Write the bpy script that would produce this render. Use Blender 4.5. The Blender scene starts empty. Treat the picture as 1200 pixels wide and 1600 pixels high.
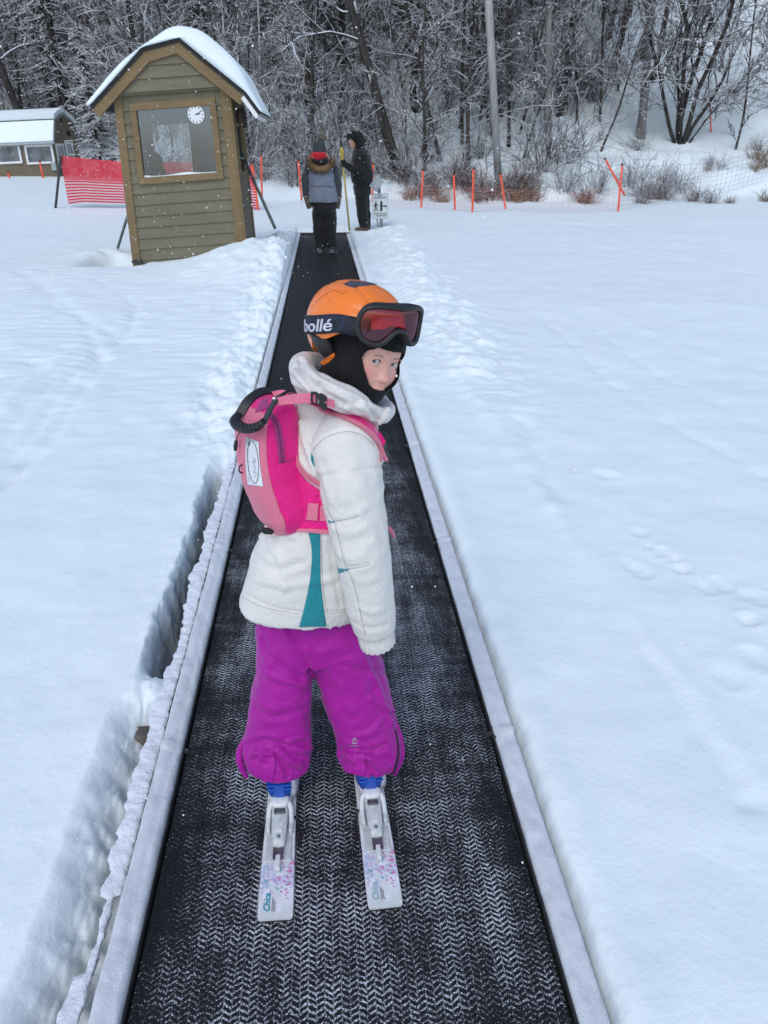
import bpy, bmesh, math, random
import numpy as np
from mathutils import Vector, Matrix, Euler
from mathutils.bvhtree import BVHTree

# ------------------------------------------------------------------ camera, sky, sun, exposure
scene = bpy.context.scene
F, CAM_H = 1150.0, 1.5          # focal length in photo pixels (photo 1200 x 1600), eye height over the carpet
def cam_rot(roll, vp):
    d = np.array([(vp[0]-600)/F, -(vp[1]-800)/F, -1.0]); d /= np.linalg.norm(d)
    u = np.array([-math.sin(roll), math.cos(roll), 0.0]); z = u-(u@d)*d; z /= np.linalg.norm(z)
    return np.stack([np.cross(d, z), d, z], 1)
RWC = cam_rot(math.radians(2.0), (501, 229))
CAM = np.array([0, 0, CAM_H])
cd = bpy.data.cameras.new('camera'); cam = bpy.data.objects.new('camera', cd)
scene.collection.objects.link(cam)
cam.matrix_world = Matrix.Translation(CAM) @ Matrix(RWC.T.tolist()).to_4x4()
cd.sensor_fit = 'VERTICAL'; cd.sensor_height = 36.0; cd.lens = 36.0*F/1600.0
cd.clip_start = 0.05; cd.clip_end = 600
cd.dof.use_dof = True; cd.dof.focus_distance = 1.48; cd.dof.aperture_fstop = 15.0
scene.camera = cam

SUN_EL, SUN_AZ = math.radians(52), math.radians(200)     # azimuth clockwise from +Y: light from behind-left
world = bpy.data.worlds.new('World'); scene.world = world; world.use_nodes = True
wn = world.node_tree; wn.nodes.clear()
sky = wn.nodes.new('ShaderNodeTexSky'); sky.sky_type = 'NISHITA'; sky.sun_disc = False
sky.sun_elevation = SUN_EL; sky.sun_rotation = SUN_AZ; sky.air_density = 1.0; sky.dust_density = 1.0; sky.ozone_density = 0.3; sky.altitude = 300
bw = wn.nodes.new('ShaderNodeRGBToBW'); mixw = wn.nodes.new('ShaderNodeMix'); mixw.data_type = 'RGBA'
mixw.inputs[0].default_value = 0.14        # cloud cover: most of the blue is hidden
bg = wn.nodes.new('ShaderNodeBackground'); bg.inputs[1].default_value = 0.15
wo = wn.nodes.new('ShaderNodeOutputWorld')
wn.links.new(sky.outputs[0], bw.inputs[0]); wn.links.new(sky.outputs[0], mixw.inputs[6])
wn.links.new(bw.outputs[0], mixw.inputs[7]); wn.links.new(mixw.outputs[2], bg.inputs[0]); wn.links.new(bg.outputs[0], wo.inputs[0])
sl = bpy.data.lights.new('sun', 'SUN'); sl.energy = 0.8; sl.angle = math.radians(40); sl.color = (1.0, 0.97, 0.93)
sun = bpy.data.objects.new('sun', sl); scene.collection.objects.link(sun)
sd = Vector((math.sin(SUN_AZ)*math.cos(SUN_EL), math.cos(SUN_AZ)*math.cos(SUN_EL), math.sin(SUN_EL)))
sun.rotation_euler = sd.to_track_quat('Z', 'Y').to_euler(); sun.location = (-4, -6, 14)
vs = scene.view_settings; vs.view_transform = 'Standard'; vs.look = 'None'; vs.exposure = 0.50; vs.gamma = 1.0
scene.cycles.max_bounces = 8; scene.cycles.transparent_max_bounces = 12
scene.render.resolution_x = 768; scene.render.resolution_y = 1024

# ------------------------------------------------------------------ pixel <-> world (photo pixels)
def ray(px, py): return RWC.T @ np.array([(px-600)/F, -(py-800)/F, -1.0])
def at_y(px, py, y): r = ray(px, py); return CAM + r*(y/r[1])
def at_z(px, py, z=0.0): r = ray(px, py); return CAM + r*((z-CAM_H)/r[2])
def proj(P):
    c = (np.atleast_2d(P)-CAM) @ RWC.T
    return np.stack([600-F*c[:, 0]/c[:, 2], 800+F*c[:, 1]/c[:, 2]], 1)

# ------------------------------------------------------------------ numpy noise
_rs = np.random.RandomState(7); _perm = np.tile(_rs.permutation(256), 3); _grad = _rs.normal(size=(256, 3)); _grad /= np.linalg.norm(_grad, axis=1)[:, None]
def noise3(P):
    P = np.asarray(P, float); i = np.floor(P).astype(int); f = P-i; w = f*f*f*(f*(f*6-15)+10); out = 0
    for dx in (0, 1):
        for dy in (0, 1):
            for dz in (0, 1):
                h = _perm[_perm[_perm[(i[:, 0]+dx) & 255]+((i[:, 1]+dy) & 255)]+((i[:, 2]+dz) & 255)]
                g = (_grad[h]*(f-np.array([dx, dy, dz]))).sum(1)
                out = out + g*(w[:, 0] if dx else 1-w[:, 0])*(w[:, 1] if dy else 1-w[:, 1])*(w[:, 2] if dz else 1-w[:, 2])
    return out*1.6
def fbm(P, o=4, g=0.5):
    s, a = 0, 1.0
    for k in range(o): s = s+a*noise3(np.asarray(P)*2.0**k+17.3*k); a *= g
    return s
def n2(x, y, s, seed=0.0, o=3):
    P = np.stack([np.ravel(x)*s, np.ravel(y)*s, np.full(np.size(x), seed+0.37)], 1); return fbm(P, o).reshape(np.shape(x))
def ss(a, b, x): t = np.clip((x-a)/(b-a), 0, 1); return t*t*(3-2*t)

# ------------------------------------------------------------------ objects
COL = scene.collection
def link(o, parent=None):
    COL.objects.link(o)
    if parent is not None: o.parent = parent
    return o
def tag(o, label=None, cat=None, group=None, kind=None):
    for k, v in (('label', label), ('category', cat), ('group', group), ('kind', kind)):
        if v: o[k] = v
    return o
def root(name, loc, label, cat, group=None, rot=(0, 0, 0)):
    o = bpy.data.objects.new(name, None); COL.objects.link(o); o.location = Vector(loc); o.rotation_euler = Euler(rot); o.empty_display_size = 0.1
    return tag(o, label, cat, group)
def mesh_data(name, v, f, m=None, smooth=True):
    me = bpy.data.meshes.new(name); me.from_pydata(np.asarray(v, float).tolist(), [], [tuple(int(i) for i in q) for q in f]); me.update()
    if smooth: me.polygons.foreach_set('use_smooth', [True]*len(me.polygons))
    if m is not None: me.materials.append(m)
    return me
def top_of(o):
    while o.parent: o = o.parent
    return o
def add(name, vf, m, parent=None, smooth=True, world=True, bevel=0):
    """one mesh object; vertices are given in world space (world=True) or in the thing's own space"""
    v, f = vf; v = np.asarray(v, float)
    if parent is not None and world: v = v-np.array(top_of(parent).location)
    o = bpy.data.objects.new(name, mesh_data(name, v, f, m, smooth)); link(o, parent)
    if bevel:
        b = o.modifiers.new('bevel', 'BEVEL'); b.width = bevel; b.segments = 2; b.limit_method = 'ANGLE'
    return o
def own(o):
    """move a top-level mesh's origin to its base"""
    me = o.data; n = len(me.vertices); a = np.empty(n*3); me.vertices.foreach_get('co', a); a = a.reshape(-1, 3)
    c = (a.min(0)+a.max(0))/2; c[2] = a[:, 2].min(); me.vertices.foreach_set('co', (a-c).ravel()); me.update(); o.location = Vector(c+np.array(o.location)); return o

# ------------------------------------------------------------------ geometry makers: all return (verts, faces)
def join(*parts):
    V, Fc, n = [], [], 0
    for v, f in parts:
        v = np.asarray(v, float); V.append(v); Fc += [tuple(int(i)+n for i in q) for q in f]; n += len(v)
    return np.concatenate(V), Fc
def box(x0, x1, y0, y1, z0, z1):
    v = [(x, y, z) for z in (z0, z1) for y in (y0, y1) for x in (x0, x1)]
    return np.array(v, float), [(0, 2, 3, 1), (4, 5, 7, 6), (0, 1, 5, 4), (2, 6, 7, 3), (0, 4, 6, 2), (1, 3, 7, 5)]
def frame_of(t, ref=(0, 0, 1)):
    t = np.asarray(t, float); t = t/(np.linalg.norm(t)+1e-12); r = np.asarray(ref, float)
    if abs(t@r) > 0.95: r = np.array([1.0, 0, 0])
    a = np.cross(t, r); a /= np.linalg.norm(a); return a, np.cross(a, t)
def tube(P, R, n=8, caps=True, flat=1.0, ref=(0, 0, 1)):
    P = np.asarray(P, float); k = len(P); R = np.broadcast_to(np.asarray(R, float), (k,)); V, Fc = [], []
    th = np.arange(n)*2*math.pi/n
    for i in range(k):
        t = P[min(i+1, k-1)]-P[max(i-1, 0)]; a, b = frame_of(t, ref)
        V.append(P[i]+R[i]*(np.cos(th)[:, None]*a+flat*np.sin(th)[:, None]*b))
    for i in range(k-1):
        for j in range(n): Fc.append((i*n+j, i*n+(j+1) % n, (i+1)*n+(j+1) % n, (i+1)*n+j))
    if caps: Fc += [tuple(range(n))[::-1], tuple((k-1)*n+j for j in range(n))]
    return np.concatenate(V), Fc
def loft(rings, caps=True, closed=True):
    k, n = len(rings), len(rings[0]); Fc = []
    for i in range(k-1):
        for j in range(n if closed else n-1): Fc.append((i*n+j, i*n+(j+1) % n, (i+1)*n+(j+1) % n, (i+1)*n+j))
    if caps: Fc += [tuple(range(n))[::-1], tuple((k-1)*n+j for j in range(n))]
    return np.concatenate([np.asarray(r, float) for r in rings]), Fc
def sell(c, ax, ay, n=32, e=2.0):
    """super-ellipse ring: centre c, half axes ax, ay (vectors)"""
    th = np.arange(n)*2*math.pi/n; cs, sn = np.cos(th), np.sin(th)
    p = np.sign(cs)*np.abs(cs)**(2/e); q = np.sign(sn)*np.abs(sn)**(2/e)
    return np.asarray(c)+p[:, None]*np.asarray(ax)+q[:, None]*np.asarray(ay)
def spline(P, n):
    """Catmull-Rom through the rows of P, n samples"""
    P = np.asarray(P, float); k = len(P); t = np.linspace(0, k-1, n); i = np.minimum(t.astype(int), k-2); u = (t-i)[:, None]
    p1, p2 = P[i], P[i+1]; p0 = np.where((i > 0)[:, None], P[np.maximum(i-1, 0)], 2*p1-p2); p3 = np.where((i+2 < k)[:, None], P[np.minimum(i+2, k-1)], 2*p2-p1)
    return 0.5*(2*p1+(p2-p0)*u+(2*p0-5*p1+4*p2-p3)*u**2+(3*p1-p0-3*p2+p3)*u**3)
def ellipsoid(c, r, n=24, m=16):
    V = [(0, 0, -1)]; Fc = []
    for i in range(1, m):
        a = -math.pi/2+math.pi*i/m
        for j in range(n): b = 2*math.pi*j/n; V.append((math.cos(a)*math.cos(b), math.cos(a)*math.sin(b), math.sin(a)))
    V.append((0, 0, 1)); L = len(V)-1
    for j in range(n): Fc.append((0, 1+(j+1) % n, 1+j)); Fc.append((L, 1+(m-2)*n+j, 1+(m-2)*n+(j+1) % n))
    for i in range(m-2):
        for j in range(n): Fc.append((1+i*n+j, 1+i*n+(j+1) % n, 1+(i+1)*n+(j+1) % n, 1+(i+1)*n+j))
    return np.array(V)*np.asarray(r)+np.asarray(c), Fc
def extrude(poly, d, axis=1):
    """flat polygon [(a, b)] -> plate of thickness d along axis (x, z kept for axis=1; x, y for axis=2)"""
    n = len(poly); V = []
    for s in (0, d):
        for a, b in poly: V.append((a, s, b) if axis == 1 else ((a, b, s) if axis == 2 else (s, a, b)))
    Fc = [tuple(range(n)), tuple(range(2*n-1, n-1, -1))]+[(i, n+i, n+(i+1) % n, (i+1) % n) for i in range(n)]
    return np.array(V, float), Fc
def xf(vf, M):
    v, f = vf; M = np.array(M); return np.asarray(v) @ M[:3, :3].T+M[:3, 3], f
def ev_mesh(vf, *mods):
    """run modifiers over a temporary object; mods are (type, {settings})"""
    o = bpy.data.objects.new('tmp', mesh_data('tmp', vf[0], vf[1], None)); COL.objects.link(o)
    for t, s in mods:
        m = o.modifiers.new(t, t)
        for k, v in s.items(): setattr(m, k, v)
    dg = bpy.context.evaluated_depsgraph_get(); e = o.evaluated_get(dg); me = e.to_mesh()
    v = np.empty(len(me.vertices)*3); me.vertices.foreach_get('co', v); f = [tuple(p.vertices) for p in me.polygons]; e.to_mesh_clear()
    d = o.data; bpy.data.objects.remove(o); bpy.data.meshes.remove(d); return v.reshape(-1, 3), f
def vox(parts, size, smooth=4, fac=0.5):
    return ev_mesh(join(*parts), ('REMESH', dict(mode='VOXEL', voxel_size=size)), ('SMOOTH', dict(factor=fac, iterations=smooth)))
def normals(vf):
    v, f = vf; N = np.zeros_like(v)
    for k in (3, 4):
        q = np.array([p for p in f if len(p) == k], int)
        if len(q):
            n = np.cross(v[q[:, 1]]-v[q[:, 0]], v[q[:, 2]]-v[q[:, 0]])
            for j in range(k): np.add.at(N, q[:, j], n)
    return N/(np.linalg.norm(N, axis=1)[:, None]+1e-12)
def bvh(*vfs):
    v, f = join(*vfs); return BVHTree.FromPolygons([Vector(p) for p in v], f)
def hit(T, px, py):
    r = ray(px, py); h = T.ray_cast(Vector(CAM), Vector(r))
    return None if h[0] is None else (np.array(h[0]), np.array(h[1]))
def band(T, A, B, n=24, m=6, off=0.003, th=0.004, sm=True):
    """a real strip lying on the surface T, between the pixel polylines A and B"""
    A = spline(A, n) if sm else np.array([np.array(A)[0]+(np.array(A)[1]-np.array(A)[0])*t for t in np.linspace(0, 1, n)])
    B = spline(B, n) if sm else np.array([np.array(B)[0]+(np.array(B)[1]-np.array(B)[0])*t for t in np.linspace(0, 1, n)])
    g = np.full((n, m+1), np.nan); px = np.zeros((n, m+1, 2))
    for i in range(n):
        for j in range(m+1):
            p = A[i]+(B[i]-A[i])*j/m; px[i, j] = p; h = hit(T, *p)
            if h: g[i, j] = np.linalg.norm(h[0]-CAM)
    if np.isnan(g).all(): raise ValueError('band misses')
    ok = np.argwhere(~np.isnan(g))
    for i, j in np.argwhere(np.isnan(g)):
        k = ok[np.argmin(((px[ok[:, 0], ok[:, 1]]-px[i, j])**2).sum(1))]; g[i, j] = g[k[0], k[1]]
    for _ in range(2):
        q = np.pad(g, 1, mode='edge'); g = 0.5*g+0.125*(q[:-2, 1:-1]+q[2:, 1:-1]+q[1:-1, :-2]+q[1:-1, 2:])
    V = []
    for o in (off, off-th):
        for i in range(n):
            for j in range(m+1): r = ray(*px[i, j]); r /= np.linalg.norm(r); V.append(CAM+r*(g[i, j]-o))
    w = m+1; N = n*w; Fc = []
    for i in range(n-1):
        for j in range(m):
            a, b, c, d = i*w+j, i*w+j+1, (i+1)*w+j+1, (i+1)*w+j; Fc += [(a, d, c, b), (N+a, N+b, N+c, N+d)]
    rim = [i*w for i in range(n)]+[(n-1)*w+j for j in range(1, w)]+[i*w+m for i in range(n-2, -1, -1)]+[j for j in range(m-1, 0, -1)]
    for a, b in zip(rim, rim[1:]+rim[:1]): Fc.append((a, N+a, N+b, b))
    return np.array(V), Fc
def line_on(T, P, r=0.0015, n=30, off=0.0005, k=5):
    """a thin cord lying on the surface T along a pixel polyline"""
    Q = spline(P, n); out, last = [], None
    for p in Q:
        h = hit(T, *p)
        if h: last = np.linalg.norm(h[0]-CAM)
        if last is None: continue
        d = ray(*p); d /= np.linalg.norm(d); out.append(CAM+d*(last-off))
    return tube(out, r, k)
def text_mesh(s, size=1.0, shear=0.0, off=0.0, sx=1.0):
    c = bpy.data.curves.new('t', 'FONT'); c.body = s; c.size = size; c.shear = shear; c.offset = off; c.align_x = 'CENTER'; c.align_y = 'CENTER'
    o = bpy.data.objects.new('t', c); COL.objects.link(o); dg = bpy.context.evaluated_depsgraph_get(); me = o.evaluated_get(dg).to_mesh()
    v = np.array([p.co[:] for p in me.vertices]); f = [tuple(p.vertices) for p in me.polygons]; o.evaluated_get(dg).to_mesh_clear()
    bpy.data.objects.remove(o); bpy.data.curves.remove(c); v[:, 0] *= sx; return v, f

# ------------------------------------------------------------------ materials
class NT:
    def __init__(s, name):
        s.m = bpy.data.materials.new(name); s.m.use_nodes = True; s.t = s.m.node_tree; s.p = s.t.nodes['Principled BSDF']; s.out = s.t.nodes['Material Output']
    def n(s, typ, **kw):
        x = s.t.nodes.new(typ)
        for k, v in kw.items(): setattr(x, k, v)
        return x
    def set(s, sock, v):
        if hasattr(v, 'is_output'): s.t.links.new(v, sock)
        elif v is not None: sock.default_value = v
    def math(s, op, a, b=None, c=None):
        x = s.n('ShaderNodeMath', operation=op)
        for i, v in enumerate((a, b, c)): s.set(x.inputs[i], v)
        return x.outputs[0]
    def mix(s, f, a, b):
        x = s.n('ShaderNodeMix', data_type='RGBA'); s.set(x.inputs[0], f)
        for i, v in ((6, a), (7, b)): s.set(x.inputs[i], (*v, 1) if isinstance(v, tuple) else v)
        return x.outputs[2]
    def noise(s, scale, detail=4, rough=0.55, vec=None, out=0):
        x = s.n('ShaderNodeTexNoise'); x.inputs['Scale'].default_value = scale; x.inputs['Detail'].default_value = detail; x.inputs['Roughness'].default_value = rough
        if vec is not None: s.t.links.new(vec, x.inputs['Vector'])
        return x.outputs[out]
    def coord(s, w='Object'): return s.n('ShaderNodeTexCoord').outputs[w]
    def scaled(s, v, sc):
        x = s.n('ShaderNodeVectorMath', operation='MULTIPLY'); s.set(x.inputs[0], v); x.inputs[1].default_value = sc; return x.outputs[0]
    def ramp(s, v, a, b):
        x = s.n('ShaderNodeMapRange'); x.interpolation_type = 'SMOOTHSTEP'; s.set(x.inputs[0], v); x.inputs[1].default_value = a; x.inputs[2].default_value = b; return x.outputs[0]
    def bump(s, h, strength=0.3, dist=0.01, nrm=None):
        x = s.n('ShaderNodeBump'); x.inputs['Strength'].default_value = strength; x.inputs['Distance'].default_value = dist; s.set(x.inputs['Height'], h)
        if nrm is not None: s.t.links.new(nrm, x.inputs['Normal'])
        return x.outputs[0]
    def fin(s, col=None, rough=None, nrm=None, **kw):
        if col is not None: s.set(s.p.inputs['Base Color'], (*col, 1) if isinstance(col, tuple) else col)
        if rough is not None: s.set(s.p.inputs['Roughness'], rough)
        if nrm is not None: s.t.links.new(nrm, s.p.inputs['Normal'])
        for k, v in kw.items(): s.set(s.p.inputs[k.replace('_', ' ')], v)
        return s.m
def simple(name, col, rough=0.6, var=0.12, scale=30, bump=0.15, bscale=200, dist=0.002, **kw):
    t = NT(name); co = t.coord()
    a = tuple(c*(1-var) for c in col); b = tuple(min(1, c*(1+var)) for c in col)
    c = t.mix(t.ramp(t.noise(scale, 3, vec=co), 0.3, 0.7), a, b)
    return t.fin(c, rough, t.bump(t.noise(bscale, 3, vec=co), bump, dist), **kw)
def fabric(name, col, rough=0.75, weave=900, fold=14, sheen=0.15, var=0.06, wrinkle=0.22):
    t = NT(name); co = t.coord(); w = t.noise(weave, 1, vec=co); f = t.noise(fold, 3, vec=co)
    a = tuple(c*(1-var) for c in col); b = tuple(min(1, c*(1+var)) for c in col)
    wr = t.n('ShaderNodeTexNoise'); wr.inputs['Scale'].default_value = 30; wr.inputs['Detail'].default_value = 2; wr.inputs['Distortion'].default_value = 2.2; t.t.links.new(t.scaled(co, (1.0, 1.0, 0.7)), wr.inputs['Vector'])
    rid = t.math('POWER', t.math('SUBTRACT', 1.0, t.math('MULTIPLY', t.math('ABSOLUTE', t.math('SUBTRACT', wr.outputs[0], 0.5)), 2.0)), 6.0)
    n0 = t.bump(rid, wrinkle, 0.008); n1 = t.bump(f, 0.10, 0.02, n0); n2_ = t.bump(w, 0.12, 0.0008, n1)
    return t.fin(t.mix(t.ramp(t.noise(9, 3, vec=co), 0.3, 0.7), a, b), rough, n2_, Sheen_Weight=sheen, Specular_IOR_Level=0.3)

def snow_mat(name, col=(0.80, 0.88, 0.89), b1=0.28, b2=0.12):
    t = NT(name); co = t.coord(); big = t.noise(7, 4, vec=co); mid = t.noise(45, 4, 0.6, vec=co); fine = t.noise(420, 2, vec=co)
    h = t.math('ADD', t.math('MULTIPLY', big, 0.5), t.math('MULTIPLY', mid, 0.5))
    n1 = t.bump(h, b1, 0.02); n2_ = t.bump(fine, b2, 0.0025, n1)
    c = t.mix(t.ramp(t.noise(3, 5, vec=co), 0.35, 0.7), tuple(x*0.975 for x in col), col)
    return t.fin(c, 0.65, n2_, Specular_IOR_Level=0.25)
M_SNOW = snow_mat('snow')

def bark_mat(name, a, b, thr=0.25, soft=0.35, scale=6):
    """bark with snow lying on whatever faces up"""
    t = NT(name); co = t.coord(); geo = t.n('ShaderNodeNewGeometry'); sep = t.n('ShaderNodeSeparateXYZ'); t.t.links.new(geo.outputs['Normal'], sep.inputs[0])
    nz = t.math('ADD', sep.outputs[2], t.math('MULTIPLY', t.math('SUBTRACT', t.noise(9, 3, vec=co), 0.5), 0.7))
    s = t.ramp(nz, thr, thr+soft)
    st = t.noise(scale, 5, 0.65, vec=t.scaled(co, (1, 1, 0.18)))
    bark = t.mix(t.ramp(st, 0.35, 0.65), a, b)
    return t.fin(t.mix(s, bark, (0.80, 0.83, 0.87)), 0.85, t.bump(st, 0.6, 0.03), Specular_IOR_Level=0.15)
# ------------------------------------------------------------------ snow field and hillside: one sheet
BL, BR = -0.426, 0.42             # edges of the carpet
def seg_d(x, y, P):
    """distance to a polyline on the ground"""
    d = np.full(np.shape(x), 1e9)
    for (a, b), (c, e) in zip(P, P[1:]):
        vx, vy = c-a, e-b; t = np.clip(((x-a)*vx+(y-b)*vy)/(vx*vx+vy*vy+1e-9), 0, 1); d = np.minimum(d, np.hypot(x-a-t*vx, y-b-t*vy))
    return d
def gpx(L, z=0.03): return [tuple(at_z(px, py, z)[:2]) for px, py in L]
FURROWS = [(gpx([(815, 660), (850, 740), (905, 840), (960, 930), (1010, 1000), (1080, 1100), (1180, 1250)]), 0.05, -0.016),
           (gpx([(700, 560), (760, 640), (815, 720), (870, 790), (930, 880)]), 0.09, 0.012),
           (gpx([(870, 790), (920, 870), (985, 960), (1075, 1075), (1180, 1220)]), 0.06, 0.014),
           (gpx([(850, 500), (960, 600), (1080, 680), (1200, 740)]), 0.06, -0.014),
           (gpx([(870, 470), (990, 560), (1200, 670)]), 0.06, -0.012),
           (gpx([(840, 440), (960, 500), (1200, 590)]), 0.07, 0.012),
           (gpx([(0, 760), (80, 680), (120, 620), (160, 570), (130, 500), (60, 440)]), 0.05, -0.018),
           (gpx([(0, 720), (60, 660), (120, 580), (200, 520), (215, 480), (150, 440), (40, 420)]), 0.06, -0.018),
           (gpx([(0, 640), (40, 600), (100, 560), (130, 545)]), 0.08, 0.02),
           (gpx([(0, 690), (50, 620), (110, 585), (170, 560)]), 0.06, -0.014),
           (gpx([(20, 420), (60, 450), (95, 490), (130, 500), (190, 530)]), 0.07, -0.016),
           (gpx([(760, 350), (900, 380), (1200, 430)]), 0.12, -0.015), (gpx([(700, 340), (900, 350), (1200, 350)]), 0.2, -0.02),
           (gpx([(230, 470), (330, 450), (420, 440)]), 0.08, 0.012), (gpx([(220, 500), (340, 480), (430, 470)]), 0.06, -0.01)]
DENTS = [(px, py, r, d) for px, py, r, d in [(1000, 830, .05, .03), (1015, 850, .035, .03), (1035, 860, .04, .035), (1055, 870, .04, .035), (1065, 885, .045, .035), (1000, 890, .06, .025), (985, 880, .05, .02),
         (1125, 905, .05, .03), (1105, 915, .05, .025), (1170, 965, .045, .05), (1190, 930, .06, .03), (1150, 920, .05, .02), (1185, 1025, .06, .03), (1140, 1055, .06, .02), (945, 742, .06, .025), (958, 738, .05, -.02), (820, 592, .07, .02), (800, 582, .06, .015),
         (815, 597, .03, .03), (680, 510, .05, .03), (690, 520, .05, .035), (700, 535, .04, .04), (1030, 765, .03, .01), (12, 575, .16, -.04), (30, 580, .14, -.03), (60, 540, .1, .03), (105, 545, .1, .03), (250, 545, .05, .02), (95, 590, .1, .02),
         (425, 470, .08, .05), (420, 505, .08, .06), (405, 530, .09, .06), (395, 560, .08, .05), (432, 440, .08, .05), (400, 590, .06, .04), (440, 420, .08, .04), (415, 545, .05, .04), (385, 600, .06, .02)]]
DENTS = [(*at_z(px, py, 0.03)[:2], r, d) for px, py, r, d in DENTS]
BOOTH_Y = 11.05
def terr(x, y):
    x = np.asarray(x, float); y = np.asarray(y, float)
    near = 1-ss(14, 22, y)
    z = 0.03+0.018*n2(x, y, 0.9, 1)+0.006*n2(x, y, 4, 2)+0.05*n2(x, y, 0.22, 3, 2)*ss(0.6, 3, np.abs(x))
    # groomed lines right of the carpet, ruts and footprints
    wob = 0.03*n2(x, y, 2.5, 5)
    for P, w, a in FURROWS:
        d = seg_d(x+wob, y-wob, P); z = z+1.25*a*np.exp(-(d/(0.8*w))**2)*(0.75+0.7*n2(x, y, 5, 9, 2))
    for a, b, r, dd in DENTS:
        d = np.hypot(x-a+0.3*wob, (y-b)*0.8)/(0.72*r); d = d*(1+0.35*n2(x, y, 9, 44, 2)); z = z-0.34*dd*np.exp(-d**3)+0.14*dd*np.exp(-((d-1.35)/0.35)**2)
    # lumpy ridge thrown up along the right side further up
    xr = 0.98+0.02*y; rid = np.exp(-((x-xr)/0.34)**2)*ss(3.2, 6.5, y)*(1-ss(15, 17, y))
    z = z+rid*(0.05+0.085*np.abs(n2(x, y, 3.2, 11, 4)))-0.05*np.exp(-((x-xr+0.42)/0.12)**2)*ss(6, 9, y)*(1-ss(14, 16, y))*(n2(x, y, 2, 31)+0.5)
    # churned snow along the left edge of the carpet
    ch = np.exp(-((x+0.68)/0.2)**2)*ss(3.4, 4.6, y)*(1-ss(14, 16, y)); z = z+ch*(0.07*n2(x, y, 4.5, 13, 4)+0.02)
    z = z+0.010*n2(x*0.6, y*1.6, 6, 41, 4)*ss(3, 6, y)*near*(x < -0.5)
    # bank in front of the booth
    b = np.exp(-((x+0.95)/0.75)**2)*np.exp(-((y-10.6)/1.5)**2); z = z+0.34*b*(1+0.15*n2(x, y, 3, 15))
    z = z+0.16*np.exp(-((x+0.72)/0.22)**2-((y-12.6)/0.35)**2)
    z = z-0.32*np.exp(-((x+2.95)/0.36)**4-((y-11.3)/0.5)**4)*(1+0.3*n2(x, y, 4, 16))+0.10*np.exp(-((x+3.3)/0.45)**2-((y-11.9)/0.35)**2)*(1+.6*n2(x, y, 6, 19))
    # open slope rises a little to the left and behind the carpet
    z = z+0.40*ss(14, 34, y)*ss(2, -12, x)+0.1*ss(12, 15, y)*ss(-2, 0.5, x)*ss(4, 1, x)
    # wooded hill
    yb = 23.0+18.0*ss(-4.5, -10.5, x); h = np.maximum(y-yb, 0)
    hill = 0.30*h+0.16*h*ss(0, 10, h)+(0.13*h)*ss(-2, 12, x)
    z = z+hill+ss(0, 6, h)*(0.5*n2(x, y, 0.16, 21)+0.16*n2(x, y, 0.6, 22)+0.06*n2(x, y, 2.2, 23))
    z = z+ss(2, 7, x)*0.5*np.exp(-((y-(23.8+0.05*x))/1.3)**2)*(0.7+n2(x, y, 0.8, 24))*0.6
    # side of the carpet: trench on the left, snow step on the right
    edge = -0.606-0.010*np.minimum(y, 4)-0.022*n2(y*0+0.5, y, 2.2, 25)-0.012*n2(x*0.3, y, 9, 26, 3)
    nr = 1-ss(1.68, 1.95, y); edge = edge+0.030*(1-nr)+0.03*ss(2.6, 3.6, y)
    floor = -0.105-0.19*ss(1.72, 1.95, y)+0.035*n2(x, y, 5, 27)+0.25*ss(3.1, 3.75, y)
    bridge = np.exp(-((y-1.83)/0.10)**4)*(1-0.12*ss(-0.60, -0.50, x)); floor = floor*(1-bridge)+(0.035+0.02*n2(x, y, 7, 33))*bridge
    k = ss(edge-0.03-0.03*nr, edge+0.042+0.050*nr, x)
    k = k**0.75*(1-ss(3.3, 3.8, y))
    z = np.where(x < BL-0.03, z*(1-k)+floor*k+0.008*np.exp(-((x-edge)/0.07)**2)+(0.02*n2(x, y, 20, 28, 4))*np.exp(-((x-edge-0.03)/0.05)**2)*(1-ss(3.3, 3.8, y)), z)
    flush = ss(3.3, 3.8, y); lip = np.exp(-((x+0.56)/0.1)**2)
    z = np.where((x < BL-0.03) & (y < 15), z+flush*lip*(0.02+0.03*n2(x, y, 6, 34)), z)
    z = np.where((x >= BL-0.08) & (x <= BR+0.064) & (y < 15.0), -0.34, z)
    far_end = (np.abs(x) < 0.42+0.07) & (y < 15.0)
    # right: rounded snow step beside the rail
    st = ss(BR+0.065, BR+0.11, x+0.008*n2(x, y, 9, 29)); z = np.where((x > BR+0.064) & (x < 1.2) & (y < 15.0), z*st+(1-st)*(-0.02)+0.012*np.exp(-((x-0.56)/0.05)**2), z)
    return z
def grid_axis(segs):
    out = [segs[0][0]]
    for a, b, d0, d1 in segs:
        x = a; n = 0
        while x < b-1e-9:
            t = (x-a)/(b-a); x = min(b, x+d0+(d1-d0)*t); out.append(x)
    return np.array(out)
xs = grid_axis([(-70, -14, 1.6, .35), (-14, -4, .3, .1), (-4, -1.0, .07, .022), (-1.0, -0.72, .012, .006), (-0.72, -0.54, .0032, .0032), (-0.54, -0.42, .008, .008), (-0.42, 0.42, .1, .1), (0.42, 0.75, .008, .014), (0.75, 2.4, .016, .035), (2.4, 7, .045, .12), (7, 20, .15, .4), (20, 75, .5, 2)])
ys = grid_axis([(-6, 0.5, .4, .02), (0.5, 4.2, .0105, .018), (4.2, 9, .02, .04), (9, 16, .045, .08), (16, 40, .12, .3), (40, 130, .4, 2.5)])
X, Y = np.meshgrid(xs, ys); Z = np.concatenate([terr(X[i:i+60], Y[i:i+60]) for i in range(0, len(ys), 60)])
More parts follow.
